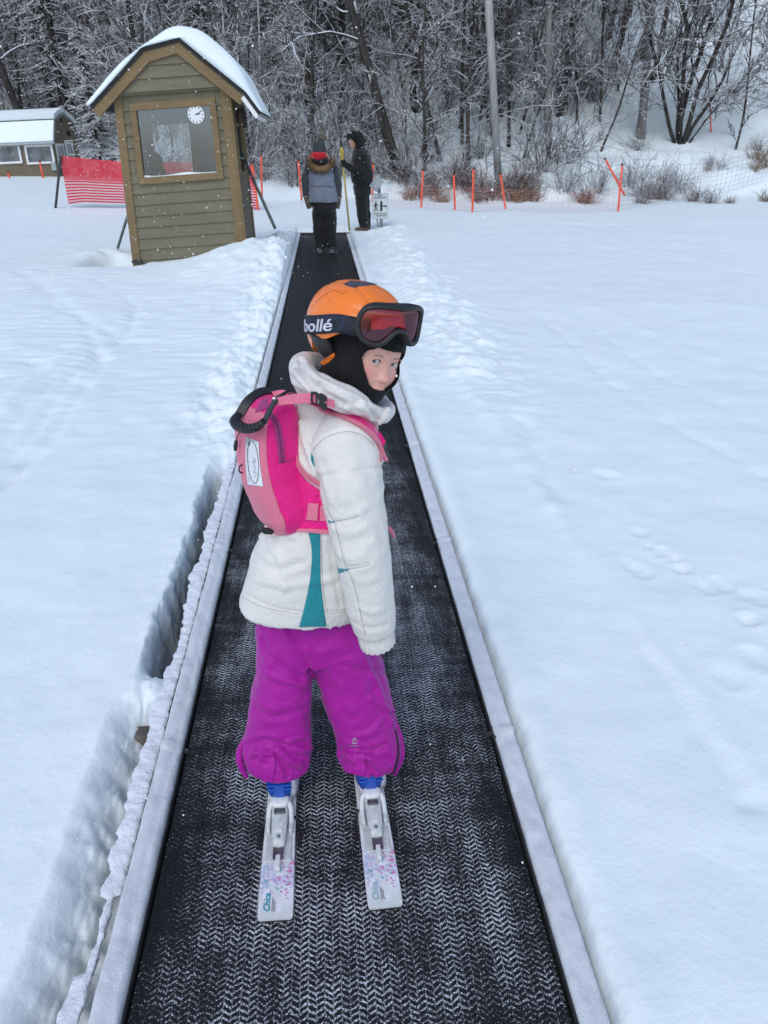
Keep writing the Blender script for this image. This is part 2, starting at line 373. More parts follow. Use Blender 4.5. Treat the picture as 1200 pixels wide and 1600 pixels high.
P3 = np.stack([X, Y, Z], -1); wl = np.exp(-((X+0.62)/0.09)**4)*(1-ss(3.2, 3.7, Y))*(1-0.9*np.exp(-((Y-1.80)/0.13)**4))           # crumbling trench wall
sel = wl > 0.02; gy, gx = np.gradient(Z, axis=0)/np.gradient(Y, axis=0), np.gradient(Z, axis=1)/np.gradient(X, axis=1)
N3 = np.stack([-gx, -gy, np.ones_like(Z)], -1); N3 /= np.linalg.norm(N3, axis=-1, keepdims=True); steep = 1-N3[..., 2]
ps = P3[sel]; dsp = (0.009*fbm(ps*10, 2)+0.007*np.abs(fbm(ps*42+5, 3))+0.005*fbm(ps*120, 2))*(0.15+0.85*steep[sel])*wl[sel]*(1-0.8*(1-ss(1.6, 1.95, ps[:, 1])))
P3[sel] += N3[sel]*dsp[:, None]
nx, ny = len(xs), len(ys); idx = np.arange(nx*ny).reshape(ny, nx)
q = np.stack([idx[:-1, :-1], idx[:-1, 1:], idx[1:, 1:], idx[1:, :-1]], -1).reshape(-1, 4)
me = bpy.data.meshes.new('snow_ground'); me.vertices.add(nx*ny); me.vertices.foreach_set('co', P3.ravel())
me.loops.add(q.size); me.loops.foreach_set('vertex_index', q.ravel()); me.polygons.add(len(q)); me.polygons.foreach_set('loop_start', np.arange(len(q))*4)
me.polygons.foreach_set('use_smooth', np.ones(len(q), bool)); me.update(calc_edges=True); me.validate(); me.materials.append(M_SNOW)
tag(link(bpy.data.objects.new('snow_ground', me)), 'snow covered ski slope rising into a wooded hillside', kind='structure')
def tz(x, y):
    i = min(max(int(np.searchsorted(xs, x))-1, 0), nx-2); j = min(max(int(np.searchsorted(ys, y))-1, 0), ny-2); u = (x-xs[i])/(xs[i+1]-xs[i]); v = (y-ys[j])/(ys[j+1]-ys[j])
    return float(Z[j, i]*(1-u)*(1-v)+Z[j, i+1]*u*(1-v)+Z[j+1, i]*(1-u)*v+Z[j+1, i+1]*u*v)

# ------------------------------------------------------------------ the moving carpet
def belt_mat():
    t = NT('woven_rubber'); co = t.coord(); sep = t.n('ShaderNodeSeparateXYZ'); t.t.links.new(co, sep.inputs[0]); u, v = sep.outputs[0], sep.outputs[1]
    jit = t.noise(160, 2, vec=co); W, PT = 0.0165, 0.0125
    us = t.math('DIVIDE', u, W); i = t.math('FLOOR', us); fu = t.math('SUBTRACT', t.math('SUBTRACT', us, i), 0.5)
    par = t.math('SUBTRACT', t.math('MULTIPLY', t.math('FLOORED_MODULO', i, 2.0), 2.0), 1.0)
    slant = t.math('MULTIPLY', t.math('MULTIPLY', fu, par), 0.80)
    ph = t.math('ADD', t.math('ADD', t.math('DIVIDE', v, PT), slant), t.math('ADD', t.math('MULTIPLY', par, 0.12), t.math('ADD', t.math('MULTIPLY', jit, 0.6), t.math('MULTIPLY', t.noise(22, 2, vec=co), 0.9))))
    fr = t.math('SUBTRACT', ph, t.math('FLOOR', ph)); tri = t.math('ABSOLUTE', t.math('SUBTRACT', fr, 0.5))   # 0 at ridge centre
    lenm = t.ramp(t.math('ABSOLUTE', fu), 0.49, 0.36)
    ridge = t.math('MULTIPLY', t.ramp(tri, 0.32, 0.26), t.math('ADD', t.math('MULTIPLY', lenm, 0.45), 0.55))     # 1 on the rubber rib
    # snow caught between the ribs: patchy, in streaks along the travel, thinner further up
    streak = t.noise(7, 4, 0.6, vec=t.scaled(co, (2.4, 0.5, 1))); patch = t.noise(5, 5, 0.6, vec=co); grain = t.noise(330, 2, 0.7, vec=co); cross = t.noise(4, 4, 0.6, vec=t.scaled(co, (0.5, 7, 1)))
    far = t.ramp(v, 1.9, 5.5); edge = t.ramp(t.math('ABSOLUTE', u), 0.30, 0.42)
    am = t.math('ADD', t.math('ADD', t.math('MULTIPLY', streak, 0.5), t.math('MULTIPLY', patch, 0.45)), t.math('MULTIPLY', cross, 0.25))
    am = t.math('SUBTRACT', t.math('SUBTRACT', am, t.math('MULTIPLY', far, 0.30)), t.math('MULTIPLY', edge, 0.12))
    s = t.ramp(t.math('ADD', am, t.math('MULTIPLY', grain, 1.15)), 1.08, 1.40)
    heap = t.ramp(t.math('ADD', t.math('MULTIPLY', cross, 0.6), t.math('MULTIPLY', patch, 0.5)), 0.69, 0.76)
    s = t.math('MULTIPLY', s, t.math('SUBTRACT', 1.0, ridge)); s = t.math('MAXIMUM', t.math('MULTIPLY', s, 0.92), t.math('MULTIPLY', t.math('MULTIPLY', heap, grain), t.math('SUBTRACT', 1.0, t.math('MULTIPLY', ridge, 0.85))))
    rub = t.mix(t.noise(60, 3, vec=co), (0.0045, 0.0045, 0.0052), (0.014, 0.0145, 0.016))
    h = t.math('ADD', t.math('MULTIPLY', ridge, 1.0), t.math('MULTIPLY', grain, 0.35))
    return t.fin(t.mix(s, rub, (0.72, 0.76, 0.82)), t.mix(s, (0.42,)*3, (0.8,)*3), t.bump(h, 0.9, 0.004), Specular_IOR_Level=0.3)
M_BELT = belt_mat()
M_RAIL = simple('weathered_rail', (0.045, 0.045, 0.045), 0.7, 0.4, 25)
M_RAILSNOW = snow_mat('rail_snow', (0.66, 0.69, 0.73), 0.35, 0.7)
M_CRUST = snow_mat('crusted_snow', (0.78, 0.81, 0.86), 0.8, 0.5)
carpet = root('conveyor_carpet', (0, 0.4, -0.34), 'long black ribbed rubber ski conveyor carpet dusted with snow, running uphill', 'conveyor belt')
yy = np.arange(0.2, 14.95, 0.25)
belt = loft([[(BL, y, -0.03), (BR, y, -0.03), (BR, y, 0.0), (BL, y, 0.0)] for y in list(yy)+[14.9]])
add('belt', belt, M_BELT, carpet, smooth=False)
JOINTS = [0.436+1.127*k for k in range(13)]
for side in (-1, 1):
    xi = BL-0.008 if side < 0 else BR+0.008; xo = xi+side*0.060
    parts = []
    for a, b in zip(JOINTS[:-1], JOINTS[1:]):
        x0, x1 = sorted((xi, xo)); parts.append(box(x0, x1, a+0.003, b-0.003, -0.30, 0.013))
    r = add('side_rail', join(*parts), M_RAIL, carpet, smooth=False)
    yv = np.arange(0.25, 14.9, 0.016); nxs = 12; rows = []
    for y in yv:
        j = min(abs(y-k) for k in JOINTS); t_ = np.linspace(0, 1, nxs)
        xx = xi+side*(-0.001+0.003+t_*0.059)
        rows.append((xx, np.full(nxs, y), j))
    XX = np.array([r_[0] for r_ in rows]); YY = np.array([r_[1] for r_ in rows]); JJ = np.array([r_[2] for r_ in rows])[:, None]
    T = np.linspace(0, 1, nxs)[None, :]
    hgt = 0.010+0.006*n2(XX, YY, 9, 61)+0.004*n2(XX, YY, 45, 62)
    if side < 0: hgt = hgt+0.006+0.010*ss(0.2, 0.7, T)
    hgt = hgt*ss(0.0, 0.16, T+0.06*n2(XX, YY, 60, 64))*(1-0.7*ss(0.9, 1.0, T)) + 0.010*np.exp(-(JJ/0.012)**2)*ss(0.15, 0.4, T)-0.006*np.exp(-((JJ-0.022)/0.006)**2)
    ZZ = 0.0135+np.maximum(hgt, -0.004)
    V = np.stack([XX, YY, ZZ], -1).reshape(-1, 3); ii = np.arange(len(V)).reshape(XX.shape)
    Fq = np.stack([ii[:-1, :-1], ii[:-1, 1:], ii[1:, 1:], ii[1:, :-1]], -1).reshape(-1, 4)
    if side < 0: Fq = Fq[:, ::-1]
    vt = ev_mesh((V, Fq.tolist()), ('SOLIDIFY', dict(thickness=0.006, offset=-1.0)))
    add('snow_layer', vt, M_RAILSNOW, r)
    # small dark bracket at each joint, on the belt side
    for y in JOINTS[1:6]:
        bx = (BR-0.012, BR+0.006) if side > 0 else (BL-0.006, BL+0.004)
        add('joint_bracket', box(*bx, y-0.004, y+0.004, 0.001, 0.012), M_RAIL, carpet, smooth=False)
# crusted outer lip of the left rail, with the dark slit beside it
yv = np.arange(0.3, 3.9, 0.008); rings = []
rw = 0.023+0.009*n2(yv*0, yv, 3.1, 71, 4)+0.005*n2(yv*0, yv, 16, 72, 3)
for k, y in enumerate(yv):
    w = max(0.009, rw[k])*(0.35 if 1.13 > y > 0.95 else 1.0); c = np.array([BL-0.074-w-(0.014 if y < 1.13 else 0.0), y, 0.008+0.008*noise3(np.array([[0.1, y*3, 5]]))[0]])
    rings.append(sell(c, (w, 0, 0), (0, 0, 0.005+0.12*w), 14, 2.4))
lip = loft(rings); nn = normals(lip); lv = lip[0]+nn*(0.005*fbm(lip[0]*32, 3)+0.003*fbm(lip[0]*130, 2))[:, None]
add('snow_crust', (lv, lip[1]), M_CRUST, carpet)
M_WOOD = simple('wet_wood', (0.13, 0.11, 0.09), 0.8, 0.35, 18, 0.5, 60, 0.006)
add('support_beam', join(box(-0.625, -0.50, 1.665, 1.715, -0.125, -0.03)), M_WOOD, carpet, smooth=False, bevel=0.004)
add('support_post', join(box(-0.553, -0.512, 1.62, 1.655, -0.33, -0.02)), M_WOOD, carpet, smooth=False, bevel=0.004)
add('end_plate', box(-0.80, 0.62, 14.93, 15.02, -0.08, 0.03), M_RAIL, carpet, smooth=False)
# ------------------------------------------------------------------ trees
M_BARK = bark_mat('snowy_bark', (0.036, 0.030, 0.026), (0.085, 0.074, 0.066), 0.22, 0.35)
M_BARKD = bark_mat('dark_bark', (0.024, 0.021, 0.019), (0.062, 0.055, 0.050), 0.42, 0.3)
M_BARKP = bark_mat('pale_bark', (0.14, 0.135, 0.13), (0.25, 0.245, 0.24), 0.5, 0.3)
M_TWIG = bark_mat('snowy_twigs', (0.030, 0.024, 0.021), (0.062, 0.051, 0.045), 0.02, 0.35)
M_NEEDLE = bark_mat('snowy_needles', (0.010, 0.016, 0.011), (0.024, 0.034, 0.021), 0.66, 0.3, 20)
M_RED = bark_mat('red_brush', (0.10, 0.052, 0.040), (0.17, 0.10, 0.078), 0.22, 0.5)
M_TAN = bark_mat('dry_grass', (0.13, 0.085, 0.045), (0.26, 0.18, 0.10), 0.45, 0.5)
def wander(p, d, L, k, R, curl=0.25, up=0.0):
    out = [np.array(p, float)]; d = np.array(d, float)
    for i in range(k):
        d = d+R.normal(size=3)*curl/k**0.5+np.array([0, 0, up/k]); d /= np.linalg.norm(d); out.append(out[-1]+d*L/k)
    return np.array(out)
def at_t(P, t):
    x = t*(len(P)-1); i = min(int(x), len(P)-2); u = x-i; return P[i]*(1-u)+P[i+1]*u, P[i+1]-P[i]
def side_dir(t, R, spread):
    a, b = frame_of(t); th = R.uniform(0, 2*math.pi); t = t/np.linalg.norm(t)
    return t*math.cos(spread)+(a*math.cos(th)+b*math.sin(th))*math.sin(spread)
def bare_tree(seed, H, r0, n1=26, first=0.20, L1=0.40, lean=0.05, curl=0.15, n2_=7, n3=3, droop=0.0, thin=1.0):
    R = np.random.RandomState(seed); la = R.uniform(0, 6.28)
    T = wander((0, 0, -0.4), (math.cos(la)*lean, math.sin(la)*lean, 1), H, 12, R, curl)
    rt = r0*(1-np.linspace(0, 1, 13))**0.8+0.012; rt[0] *= 1.35
    trunk = tube(T, rt, 9); parts = []
    for i in range(n1):
        t = first+(0.98-first)*((i+R.uniform(0, 1))/n1); p, d = at_t(T, t)
        L = H*L1*(1.12-0.8*t)*R.uniform(0.55, 1.15); bd = side_dir(d, R, R.uniform(0.7, 1.45)); bd[2] = bd[2]*0.6+0.15
        B = wander(p, bd, L, 6, R, 0.38, R.uniform(-0.35, 0.55)-droop); rb = max(0.017, r0*0.36*(1-0.7*t))*thin
        parts.append(tube(B, np.linspace(rb, 0.010, 7), 5, False))
        for j in range(n2_):
            u = R.uniform(0.15, 1.0); p2, d2 = at_t(B, u); L2 = L*R.uniform(0.22, 0.5)*(1.15-0.5*u)
            S = wander(p2, side_dir(d2, R, R.uniform(0.5, 1.0)), L2, 4, R, 0.35, R.uniform(-0.3, 0.4)-droop); parts.append(tube(S, np.linspace(max(0.012, rb*0.5), 0.009, 5), 4, False))
            for k in range(n3):
                p3, d3 = at_t(S, R.uniform(0.1, 1)); W = wander(p3, side_dir(d3, R, R.uniform(0.4, 0.9)), L2*R.uniform(0.25, 0.6), 2, R, 0.4); parts.append(tube(W, [0.0095, 0.008, 0.007], 3, False))
    return trunk, join(*parts)
def multi_tree(seed, H, stems):
    R = np.random.RandomState(seed); tr, cr = [], []
    for (dx, dy, dz, h, r0) in stems:
        T = wander((dx*0.15, dy*0.15, -0.3), (dx, dy, dz), h, 10, R, 0.34, 0.15); tr.append(tube(T, r0*(1-np.linspace(0, 1, 11))**0.75+0.014, 8))
        for i in range(26):
            t = 0.14+0.84*(i+R.uniform(0, 1))/26; p, d = at_t(T, t); L = h*0.33*(1.15-0.75*t)*R.uniform(0.6, 1.2)
            B = wander(p, side_dir(d, R, R.uniform(0.5, 1.2)), L, 6, R, 0.5, R.uniform(-0.2, 0.5)); cr.append(tube(B, np.linspace(r0*0.32*(1.1-t)+0.008, 0.010, 7), 5, False))
            for j in range(7):
                p2, d2 = at_t(B, R.uniform(0.15, 1)); S = wander(p2, side_dir(d2, R, R.uniform(0.5, 1)), L*R.uniform(0.2, 0.5), 4, R, 0.5, R.uniform(-.2, .4)); cr.append(tube(S, np.linspace(0.013, 0.008, 5), 4, False))
                for k in range(4):
                    p3, d3 = at_t(S, R.uniform(0.1, 1)); cr.append(tube(wander(p3, side_dir(d3, R, 0.6), L*R.uniform(0.08, 0.2), 2, R, 0.3), [0.0095, 0.008, 0.007], 3, False))
    return join(*tr), join(*cr)
def conifer(seed, H, r0, W=0.2, dead=0.1, ragged=0.3):
    R = np.random.RandomState(seed); T = wander((0, 0, -0.4), (0.02, 0.02, 1), H, 10, R, 0.06); trunk = tube(T, np.linspace(r0, 0.02, 11), 8); wood, V, Fc = [], [], []
    z = dead; n = 0
    while z < 0.99:
        p, d = at_t(T, z)
        for k in range(R.randint(4, 7)):
            a = R.uniform(0, 6.28); L = H*W*(1.02-z)**0.8*R.uniform(1-ragged, 1.1)+0.12
            B = wander(p, (math.cos(a), math.sin(a), R.uniform(-0.35, 0.05)), L, 5, R, 0.18, -0.25+0.3*R.rand()); wood.append(tube(B, np.linspace(0.02+0.012*L, 0.006, 6), 4, False))
            for j in range(int(9+L*13)):
                u = R.uniform(0.12, 1.0); q, dd = at_t(B, u); s = R.uniform(0.10, 0.26)*(1.1-0.4*u); sd_ = side_dir(dd, R, R.uniform(0.4, 1.1)); sd_[2] = sd_[2]*0.45-0.12
                w_ = np.cross(sd_, (0, 0, 1.0))+R.normal(size=3)*0.25; w_ = w_/(np.linalg.norm(w_)+1e-6)*s*0.22
                e = q+sd_*s; m = q+sd_*s*0.5; b = len(V); V += [q, m-w_+(0, 0, -0.02), e, m+w_+(0, 0, -0.02), m+(0, 0, 0.025)]; Fc += [(b, b+1, b+4), (b+1, b+2, b+4), (b+2, b+3, b+4), (b+3, b, b+4)]
        z += R.uniform(0.022, 0.04)
    return trunk, join(*wood), (np.array(V), Fc)
def brush(seed, H, n, r=0.008, spread=0.5, twigs=5):
    R = np.random.RandomState(seed); st, tw = [], []
    for i in range(n):
        a = R.uniform(0, 6.28); q = R.uniform(0, 0.25)
        B = wander((q*math.cos(a), q*math.sin(a), -0.1), (math.cos(a)*spread*R.rand(), math.sin(a)*spread*R.rand(), 1), H*R.uniform(0.4, 1.1), 5, R, 0.65, -0.1); st.append(tube(B, np.linspace(r*1.4, r*0.6, 6), 4, False))
        for j in range(twigs):
            p, d = at_t(B, R.uniform(0.25, 1)); tw.append(tube(wander(p, side_dir(d, R, R.uniform(0.4, 1.0)), H*R.uniform(0.15, 0.4), 3, R, 0.4), np.linspace(r*0.7, r*0.5, 4), 3, False))
    return join(*st), join(*tw) if tw else None
KINDS = {}
def kind(key, name, first, m1, *rest):
    KINDS[key] = (name, mesh_data(name, first[0], first[1], m1), [(n, mesh_data(n, vf[0], vf[1], m)) for n, vf, m in rest if vf is not None])
def plant(key, x, y, s, rz, label, cat, group=None, lean=(0, 0), z=None, sz=None):
    """one tree or shrub of its own: the trunk is the thing, its crown a part"""
    name, me0, ch = KINDS[key]; o = bpy.data.objects.new(name, me0); COL.objects.link(o)
    o.location = (x, y, tz(x, y) if z is None else z); o.rotation_mode = 'XYZ'
    o.matrix_world = Matrix.Translation(o.location) @ Matrix.Rotation(lean[0], 4, 'Y') @ Matrix.Rotation(lean[1], 4, 'X') @ Matrix.Rotation(rz, 4, 'Z') @ Matrix.Diagonal((s, s, sz or s, 1))
    for n, m in ch:
        c = bpy.data.objects.new(n, m); COL.objects.link(c); c.parent = o
    return tag(o, label, cat, group)
for k in range(5): a, b = bare_tree(100+k, 13+1.5*k, 0.085+0.015*k); kind('bare%d' % k, 'bare_tree', a, M_BARK, ('crown', b, M_TWIG))
for k in range(3): a, b = bare_tree(200+k, 12+k, 0.105+0.015*k, 30, 0.12, 0.36, 0.08, 0.15, 7, 3, 0.3); kind('dark%d' % k, 'bare_tree', a, M_BARKD, ('crown', b, M_TWIG))
for k in range(3): a, b = bare_tree(300+k, 8+k, 0.055, 24, 0.10, 0.30, 0.10, 0.2, 7, 4, 0, 1.0); kind('young%d' % k, 'young_tree', a, M_BARK, ('crown', b, M_TWIG))
for k in range(2): a, b = bare_tree(320+k, 5+k, 0.028, 16, 0.1, 0.22, 0.06, 0.12, 4, 2, -0.2, 0.8); kind('sap%d' % k, 'sapling', a, M_TWIG, ('crown', b, M_TWIG))
for k in range(3): a, b, c = conifer(400+k, 12+3*k, 0.15+0.03*k, 0.19, (0.06, 0.2, 0.30)[k], 0.4); kind('con%d' % k, 'conifer_tree', a, M_BARKD, ('branches', b, M_BARKD), ('needles', c, M_NEEDLE))
a, b, c = conifer(440, 6, 0.08, 0.24, 0.04, 0.25); kind('fir', 'fir_tree', a, M_BARKD, ('branches', b, M_BARKD), ('needles', c, M_NEEDLE))
for k in range(3): a, b = brush(500+k, 1.5, 34, 0.008, 0.75); kind('thicket%d' % k, 'bare_shrub', a, M_TWIG, ('twigs', b, M_TWIG))
for k in range(2): a, b = brush(520+k, 0.95, 46, 0.007, 0.8); kind('redbrush%d' % k, 'red_shrub', a, M_RED, ('twigs', b, M_RED))
for k in range(2): a, b = brush(540+k, 0.75, 90, 0.005, 0.55, 0); kind('grass%d' % k, 'grass_tuft', a, M_TAN)

def ground_hit(px, py, y0=18.0):
    """where the ray through a photo pixel meets the hillside"""
    r = ray(px, py); prev = None
    for y in np.arange(y0, 90, 0.1):
        P = CAM+r*(y/r[1])
        if P[2] < tz(P[0], y): return P[0], y
    return None
RT = random.Random(5)
LB = math.radians(-3.0)     # the wood leans a little to the left
taken = []
def by_px(key, px, py, s, label, cat='tree', lean=(LB, 0), rz=None, y=None, group=None, sz=None):
    if y is None:
        g = ground_hit(px, py); x, y = g if g else (at_y(px, py, 34)[0], 34)
    else: x = at_y(px, py, y)[0]
    taken.append((x, y)); return plant(key, x, y, s, RT.uniform(0, 6.28) if rz is None else rz, label, cat, group, lean, sz=sz)
# trees one can point to
a, b = multi_tree(61, 9, [(-0.50, 0.1, 1, 9.0, 0.055), (-0.26, -0.2, 1, 9.5, 0.068), (0.02, 0.2, 1, 10, 0.075), (0.16, -0.15, 1, 9.5, 0.068), (0.40, 0.1, 1, 8.5, 0.055), (-0.1, 0.3, 1, 8, 0.035), (0.62, -0.2, 0.9, 6.0, 0.03)])
kind('clump', 'multi_stem_tree', a, M_BARKD, ('crown', b, M_TWIG))
by_px('clump', 1064, 224, 0.95, 'dark spreading tree with several stems from one base on the snowy bank', 'tree', (0.02, 0), 0.2)
a, b = bare_tree(711, 15, 0.115, 34, 0.30, 0.26, 0.0, 0.03, 6, 4); kind('polelike', 'pale_tree', a, M_BARKP, ('crown', b, M_TWIG))
by_px('polelike', 852, 288, 1.0, 'tall straight pale grey trunk with thin side branches, right of the grey wooden pole', 'tree', (math.radians(-4.5), 0), 0.4, 25.5)
a, b = bare_tree(712, 15, 0.15, 22, 0.35, 0.3, 0.0, 0.04, 6, 4); kind('speckled', 'pale_tree', a, M_BARKP, ('crown', b, M_TWIG))
by_px('speckled', 1000, 215, 0.9, 'thick mottled grey trunk just left of the many-stemmed tree', 'tree', (math.radians(-3), 0), 1.0)
a, b = bare_tree(713, 16, 0.21, 20, 0.30, 0.3, 0.0, 0.05, 7, 4); kind('darktrunk', 'dark_tree', a, M_BARKD, ('crown', b, M_TWIG))
by_px('darktrunk', 650, 232, 0.95, 'thick dark upright trunk above the fence, straight behind the path', 'tree', (math.radians(-1), 0), 2.0, 29)
by_px('darktrunk', 690, 200, 0.8, 'dark trunk among branches, just right of the thickest upright one', 'tree', (math.radians(-2), 0), 3.1, 33)
by_px('darktrunk', 925, 195, 0.75, 'black vertical trunk between the pale straight tree and the mottled one', 'tree', (math.radians(-1), 0), 0.7, 33)
by_px('darktrunk', 625, 245, 0.75, 'dark trunk leaning far to the left behind the man in black', 'leaning tree', (math.radians(-19), 0), 4.2, 24.6)
by_px('darktrunk', 55, 196, 0.95, 'stout dark trunk leaning left behind the roof of the far cabin', 'leaning tree', (math.radians(-13), 0), 1.2, 40)
by_px('darktrunk', 18, 196, 0.75, 'dark trunk leaning left at the photo edge above the cabin roof', 'leaning tree', (math.radians(-9), 0), 2.4, 41)
by_px('darktrunk', 100, 190, 0.8, 'upright dark trunk just right of the stout leaning one above the cabin', 'tree', (math.radians(0), 0), 5.2, 42)
by_px('dark1', 385, 215, 1.0, 'dark snowy trunk with long level branches rising beside the booth roof', 'tree', (math.radians(-7), 0), 0.9, 31)
by_px('dark2', 505, 190, 1.0, 'slender snowy trunk with level branches above the woman in the bobble hat', 'tree', (math.radians(-6), 0), 2.9, 31)
by_px('fir', 160, 268, 0.95, 'small dark green fir laden with snow behind the left side of the booth', 'fir', (LB, 0), 0.3, 34)
by_px('con1', 118, 215, 0.8, 'dark conifer with snowy boughs between the cabin and the booth', 'conifer', (LB, 0), 1.3, 41)
by_px('con0', 205, 130, 1.0, 'dark conifer hidden behind the booth roof', 'conifer', (LB, 0), 2.3, 44)
# the wood: single trees, placed one by one
CLX, CLY = taken[0]
def free(x, y, d): return not (abs(math.degrees(math.atan2(x, y)-math.atan2(CLX, CLY))) < 2.6 and y < CLY+2.5) and all((x-a)**2+(y-b)**2 > d*d for a, b in taken)
def visible_x(y): return at_y(-200, 100, y)[0], at_y(1320, 100, y)[0]
TL = {'bare': 'bare grey tree with snow along every branch, one of many in the wood', 'dark': 'dark bare tree with low snowy branches, one of many in the wood',
      'young': 'thin young bare tree with snowy twigs on the hillside', 'sap': 'slender leafless sapling standing in the hillside snow', 'con': 'dark snowy conifer deep in the wood on the left', 'thicket': 'leafless shrub full of snow at the foot of the wood'}
cnt = {}
def scatter(n, pick, yr, dmin, dens, smin, smax, lean_j=4):
    tries = 0; c = 0
    while c < n and tries < n*60:
        tries += 1; y = yr[0]+(yr[1]-yr[0])*RT.random()**1.2; x0, x1 = visible_x(y); x = RT.uniform(x0, x1)
        if RT.random() > dens(x, y): continue
        if not free(x, y, dmin): continue
        k = pick(x, y)
        if k is None: continue
        fam = k.rstrip('0123456789'); taken.append((x, y)); c += 1
        s = RT.uniform(smin, smax)
        plant(k, x, y, s, RT.uniform(0, 6.28), TL[fam], {'con': 'conifer', 'thicket': 'shrub', 'sap': 'sapling'}.get(fam, 'tree'), {'bare': 'bare trees of the wood', 'dark': 'dark bare trees of the wood', 'young': 'young trees of the wood', 'sap': 'saplings on the hillside', 'con': 'conifers of the wood', 'thicket': 'shrubs along the edge of the wood'}[fam],
              (LB+math.radians(RT.gauss(0, lean_j)), math.radians(RT.gauss(0, lean_j))))
def ang(x, y): return math.degrees(math.atan2(x, y))
def yedge(x): return 23.6+18.0*float(ss(-4.5, -10.5, np.array([x]))[0])
right_open = lambda x, y: (0.0 if y < 36 else 0.5) if ang(x, y) > 24.5 else ((0.45 if y < 34 else 0.9) if ang(x, y) > 21 else 1.0)
def edge_ok(x, y, d=1.0): return 1.0 if y > yedge(x)+d else 0.0
scatter(72, lambda x, y: 'con%d' % RT.randrange(3), (38, 72), 1.3, lambda x, y: edge_ok(x, y, 4)*(1.0 if ang(x, y) < -9 else (0.12 if ang(x, y) < 6 else 0)), 0.7, 1.15)
scatter(230, lambda x, y: 'bare%d' % RT.randrange(5) if RT.random() < 0.6 else 'dark%d' % RT.randrange(3), (28, 70), 1.0, lambda x, y: edge_ok(x, y, 2)*right_open(x, y), 0.6, 1.05, 5)
scatter(120, lambda x, y: 'young%d' % RT.randrange(3), (25, 55), 0.7, lambda x, y: edge_ok(x, y, 1)*right_open(x, y), 0.6, 1.1, 7)
scatter(110, lambda x, y: 'sap%d' % RT.randrange(2), (26, 60), 0.45, lambda x, y: edge_ok(x, y, 2)*(1.0 if ang(x, y) > 19 else 0.3), 0.6, 1.2, 3)
scatter(80, lambda x, y: 'thicket%d' % RT.randrange(3), (24.2, 48), 0.55, lambda x, y: edge_ok(x, y, 0.3)*(1.0 if ang(x, y) < 19 else 0.15), 0.8, 1.7, 3)
scatter(40, lambda x, y: 'thicket%d' % RT.randrange(3), (26, 48), 0.6, lambda x, y: edge_ok(x, y, 2) if ang(x, y) > 19 else 0.0, 0.25, 0.6, 3)
scatter(30, lambda x, y: 'thicket%d' % RT.randrange(3), (24.2, 28), 0.4, lambda x, y: 1.0 if -9 < ang(x, y) < 8 and y > yedge(x)-0.2 else 0.0, 0.7, 1.3, 3)
taken.append((at_y(780, 300, 23.6)[0], 23.6))
scatter(12, lambda x, y: 'young%d' % RT.randrange(3), (25.2, 28.5), 0.8, lambda x, y: 1.0 if -9 < ang(x, y) < 16 and y > yedge(x)+0.2 else 0.0, 0.5, 0.9, 7)
# red brush and dry grass along the foot of the hill (a strip right of the path)
def strip(fam, items, label, cat, group):
    for i, (px, py, s) in enumerate(items):
        k = fam+str(i % 2); x, y = ground_hit(px, py, 19.5) or (at_y(px, py, 24)[0], 24); plant(k, x, y, s, RT.uniform(0, 6.28), label, cat, group, (0, 0))
strip('redbrush', [(640+RT.uniform(-18, 22)+14.5*i*0.92, 306+RT.uniform(-26, 10), RT.uniform(0.7, 1.15)) for i in range(15)], 'low reddish brown brush behind the orange posts', 'shrub', 'red brush behind the orange posts')
strip('redbrush', [(400+RT.uniform(0, 55), 268+RT.uniform(-6, 4), RT.uniform(0.5, 0.8)) for i in range(4)]+[(600+RT.uniform(0, 40), 285+RT.uniform(-16, 6), RT.uniform(0.6, 0.9)) for i in range(6)], 'pale reddish brush below the wood, left of the orange posts', 'shrub', 'red brush below the wood')
strip('grass', [(690, 316, .8), (815, 312, 1.0), (828, 314, 1.1), (803, 316, .9), (640, 312, .7), (915, 318, .8)], 'tuft of dry tan grass behind the orange posts', 'grass tuft', 'grass tufts behind the orange posts')
strip('redbrush', [(1020, 312, .8), (1038, 312, .8), (1003, 318, .6), (1085, 315, .65), (1110, 318, .55), (915, 318, .8)], 'dark brown low brush poking through the snow bank on the right', 'shrub', 'brown brush on the snow bank')
strip('thicket', [(1000, 305, .8), (1060, 300, .7), (1040, 285, .6), (1110, 262, .35), (1125, 268, .35), (880, 300, .9), (930, 300, .8), (985, 290, .7)], 'grey leafless shrub dusted with snow on the open bank', 'shrub', 'grey shrubs on the open bank')
strip('grass', [(1185, 250, 1.0), (1196, 262, .9), (1178, 268, .6), (1196, 315, .7), (1140, 318, .45), (1105, 268, .4)], 'tan grass tuft on the open snowy bank at the right edge', 'grass tuft', 'grass tufts on the open bank')
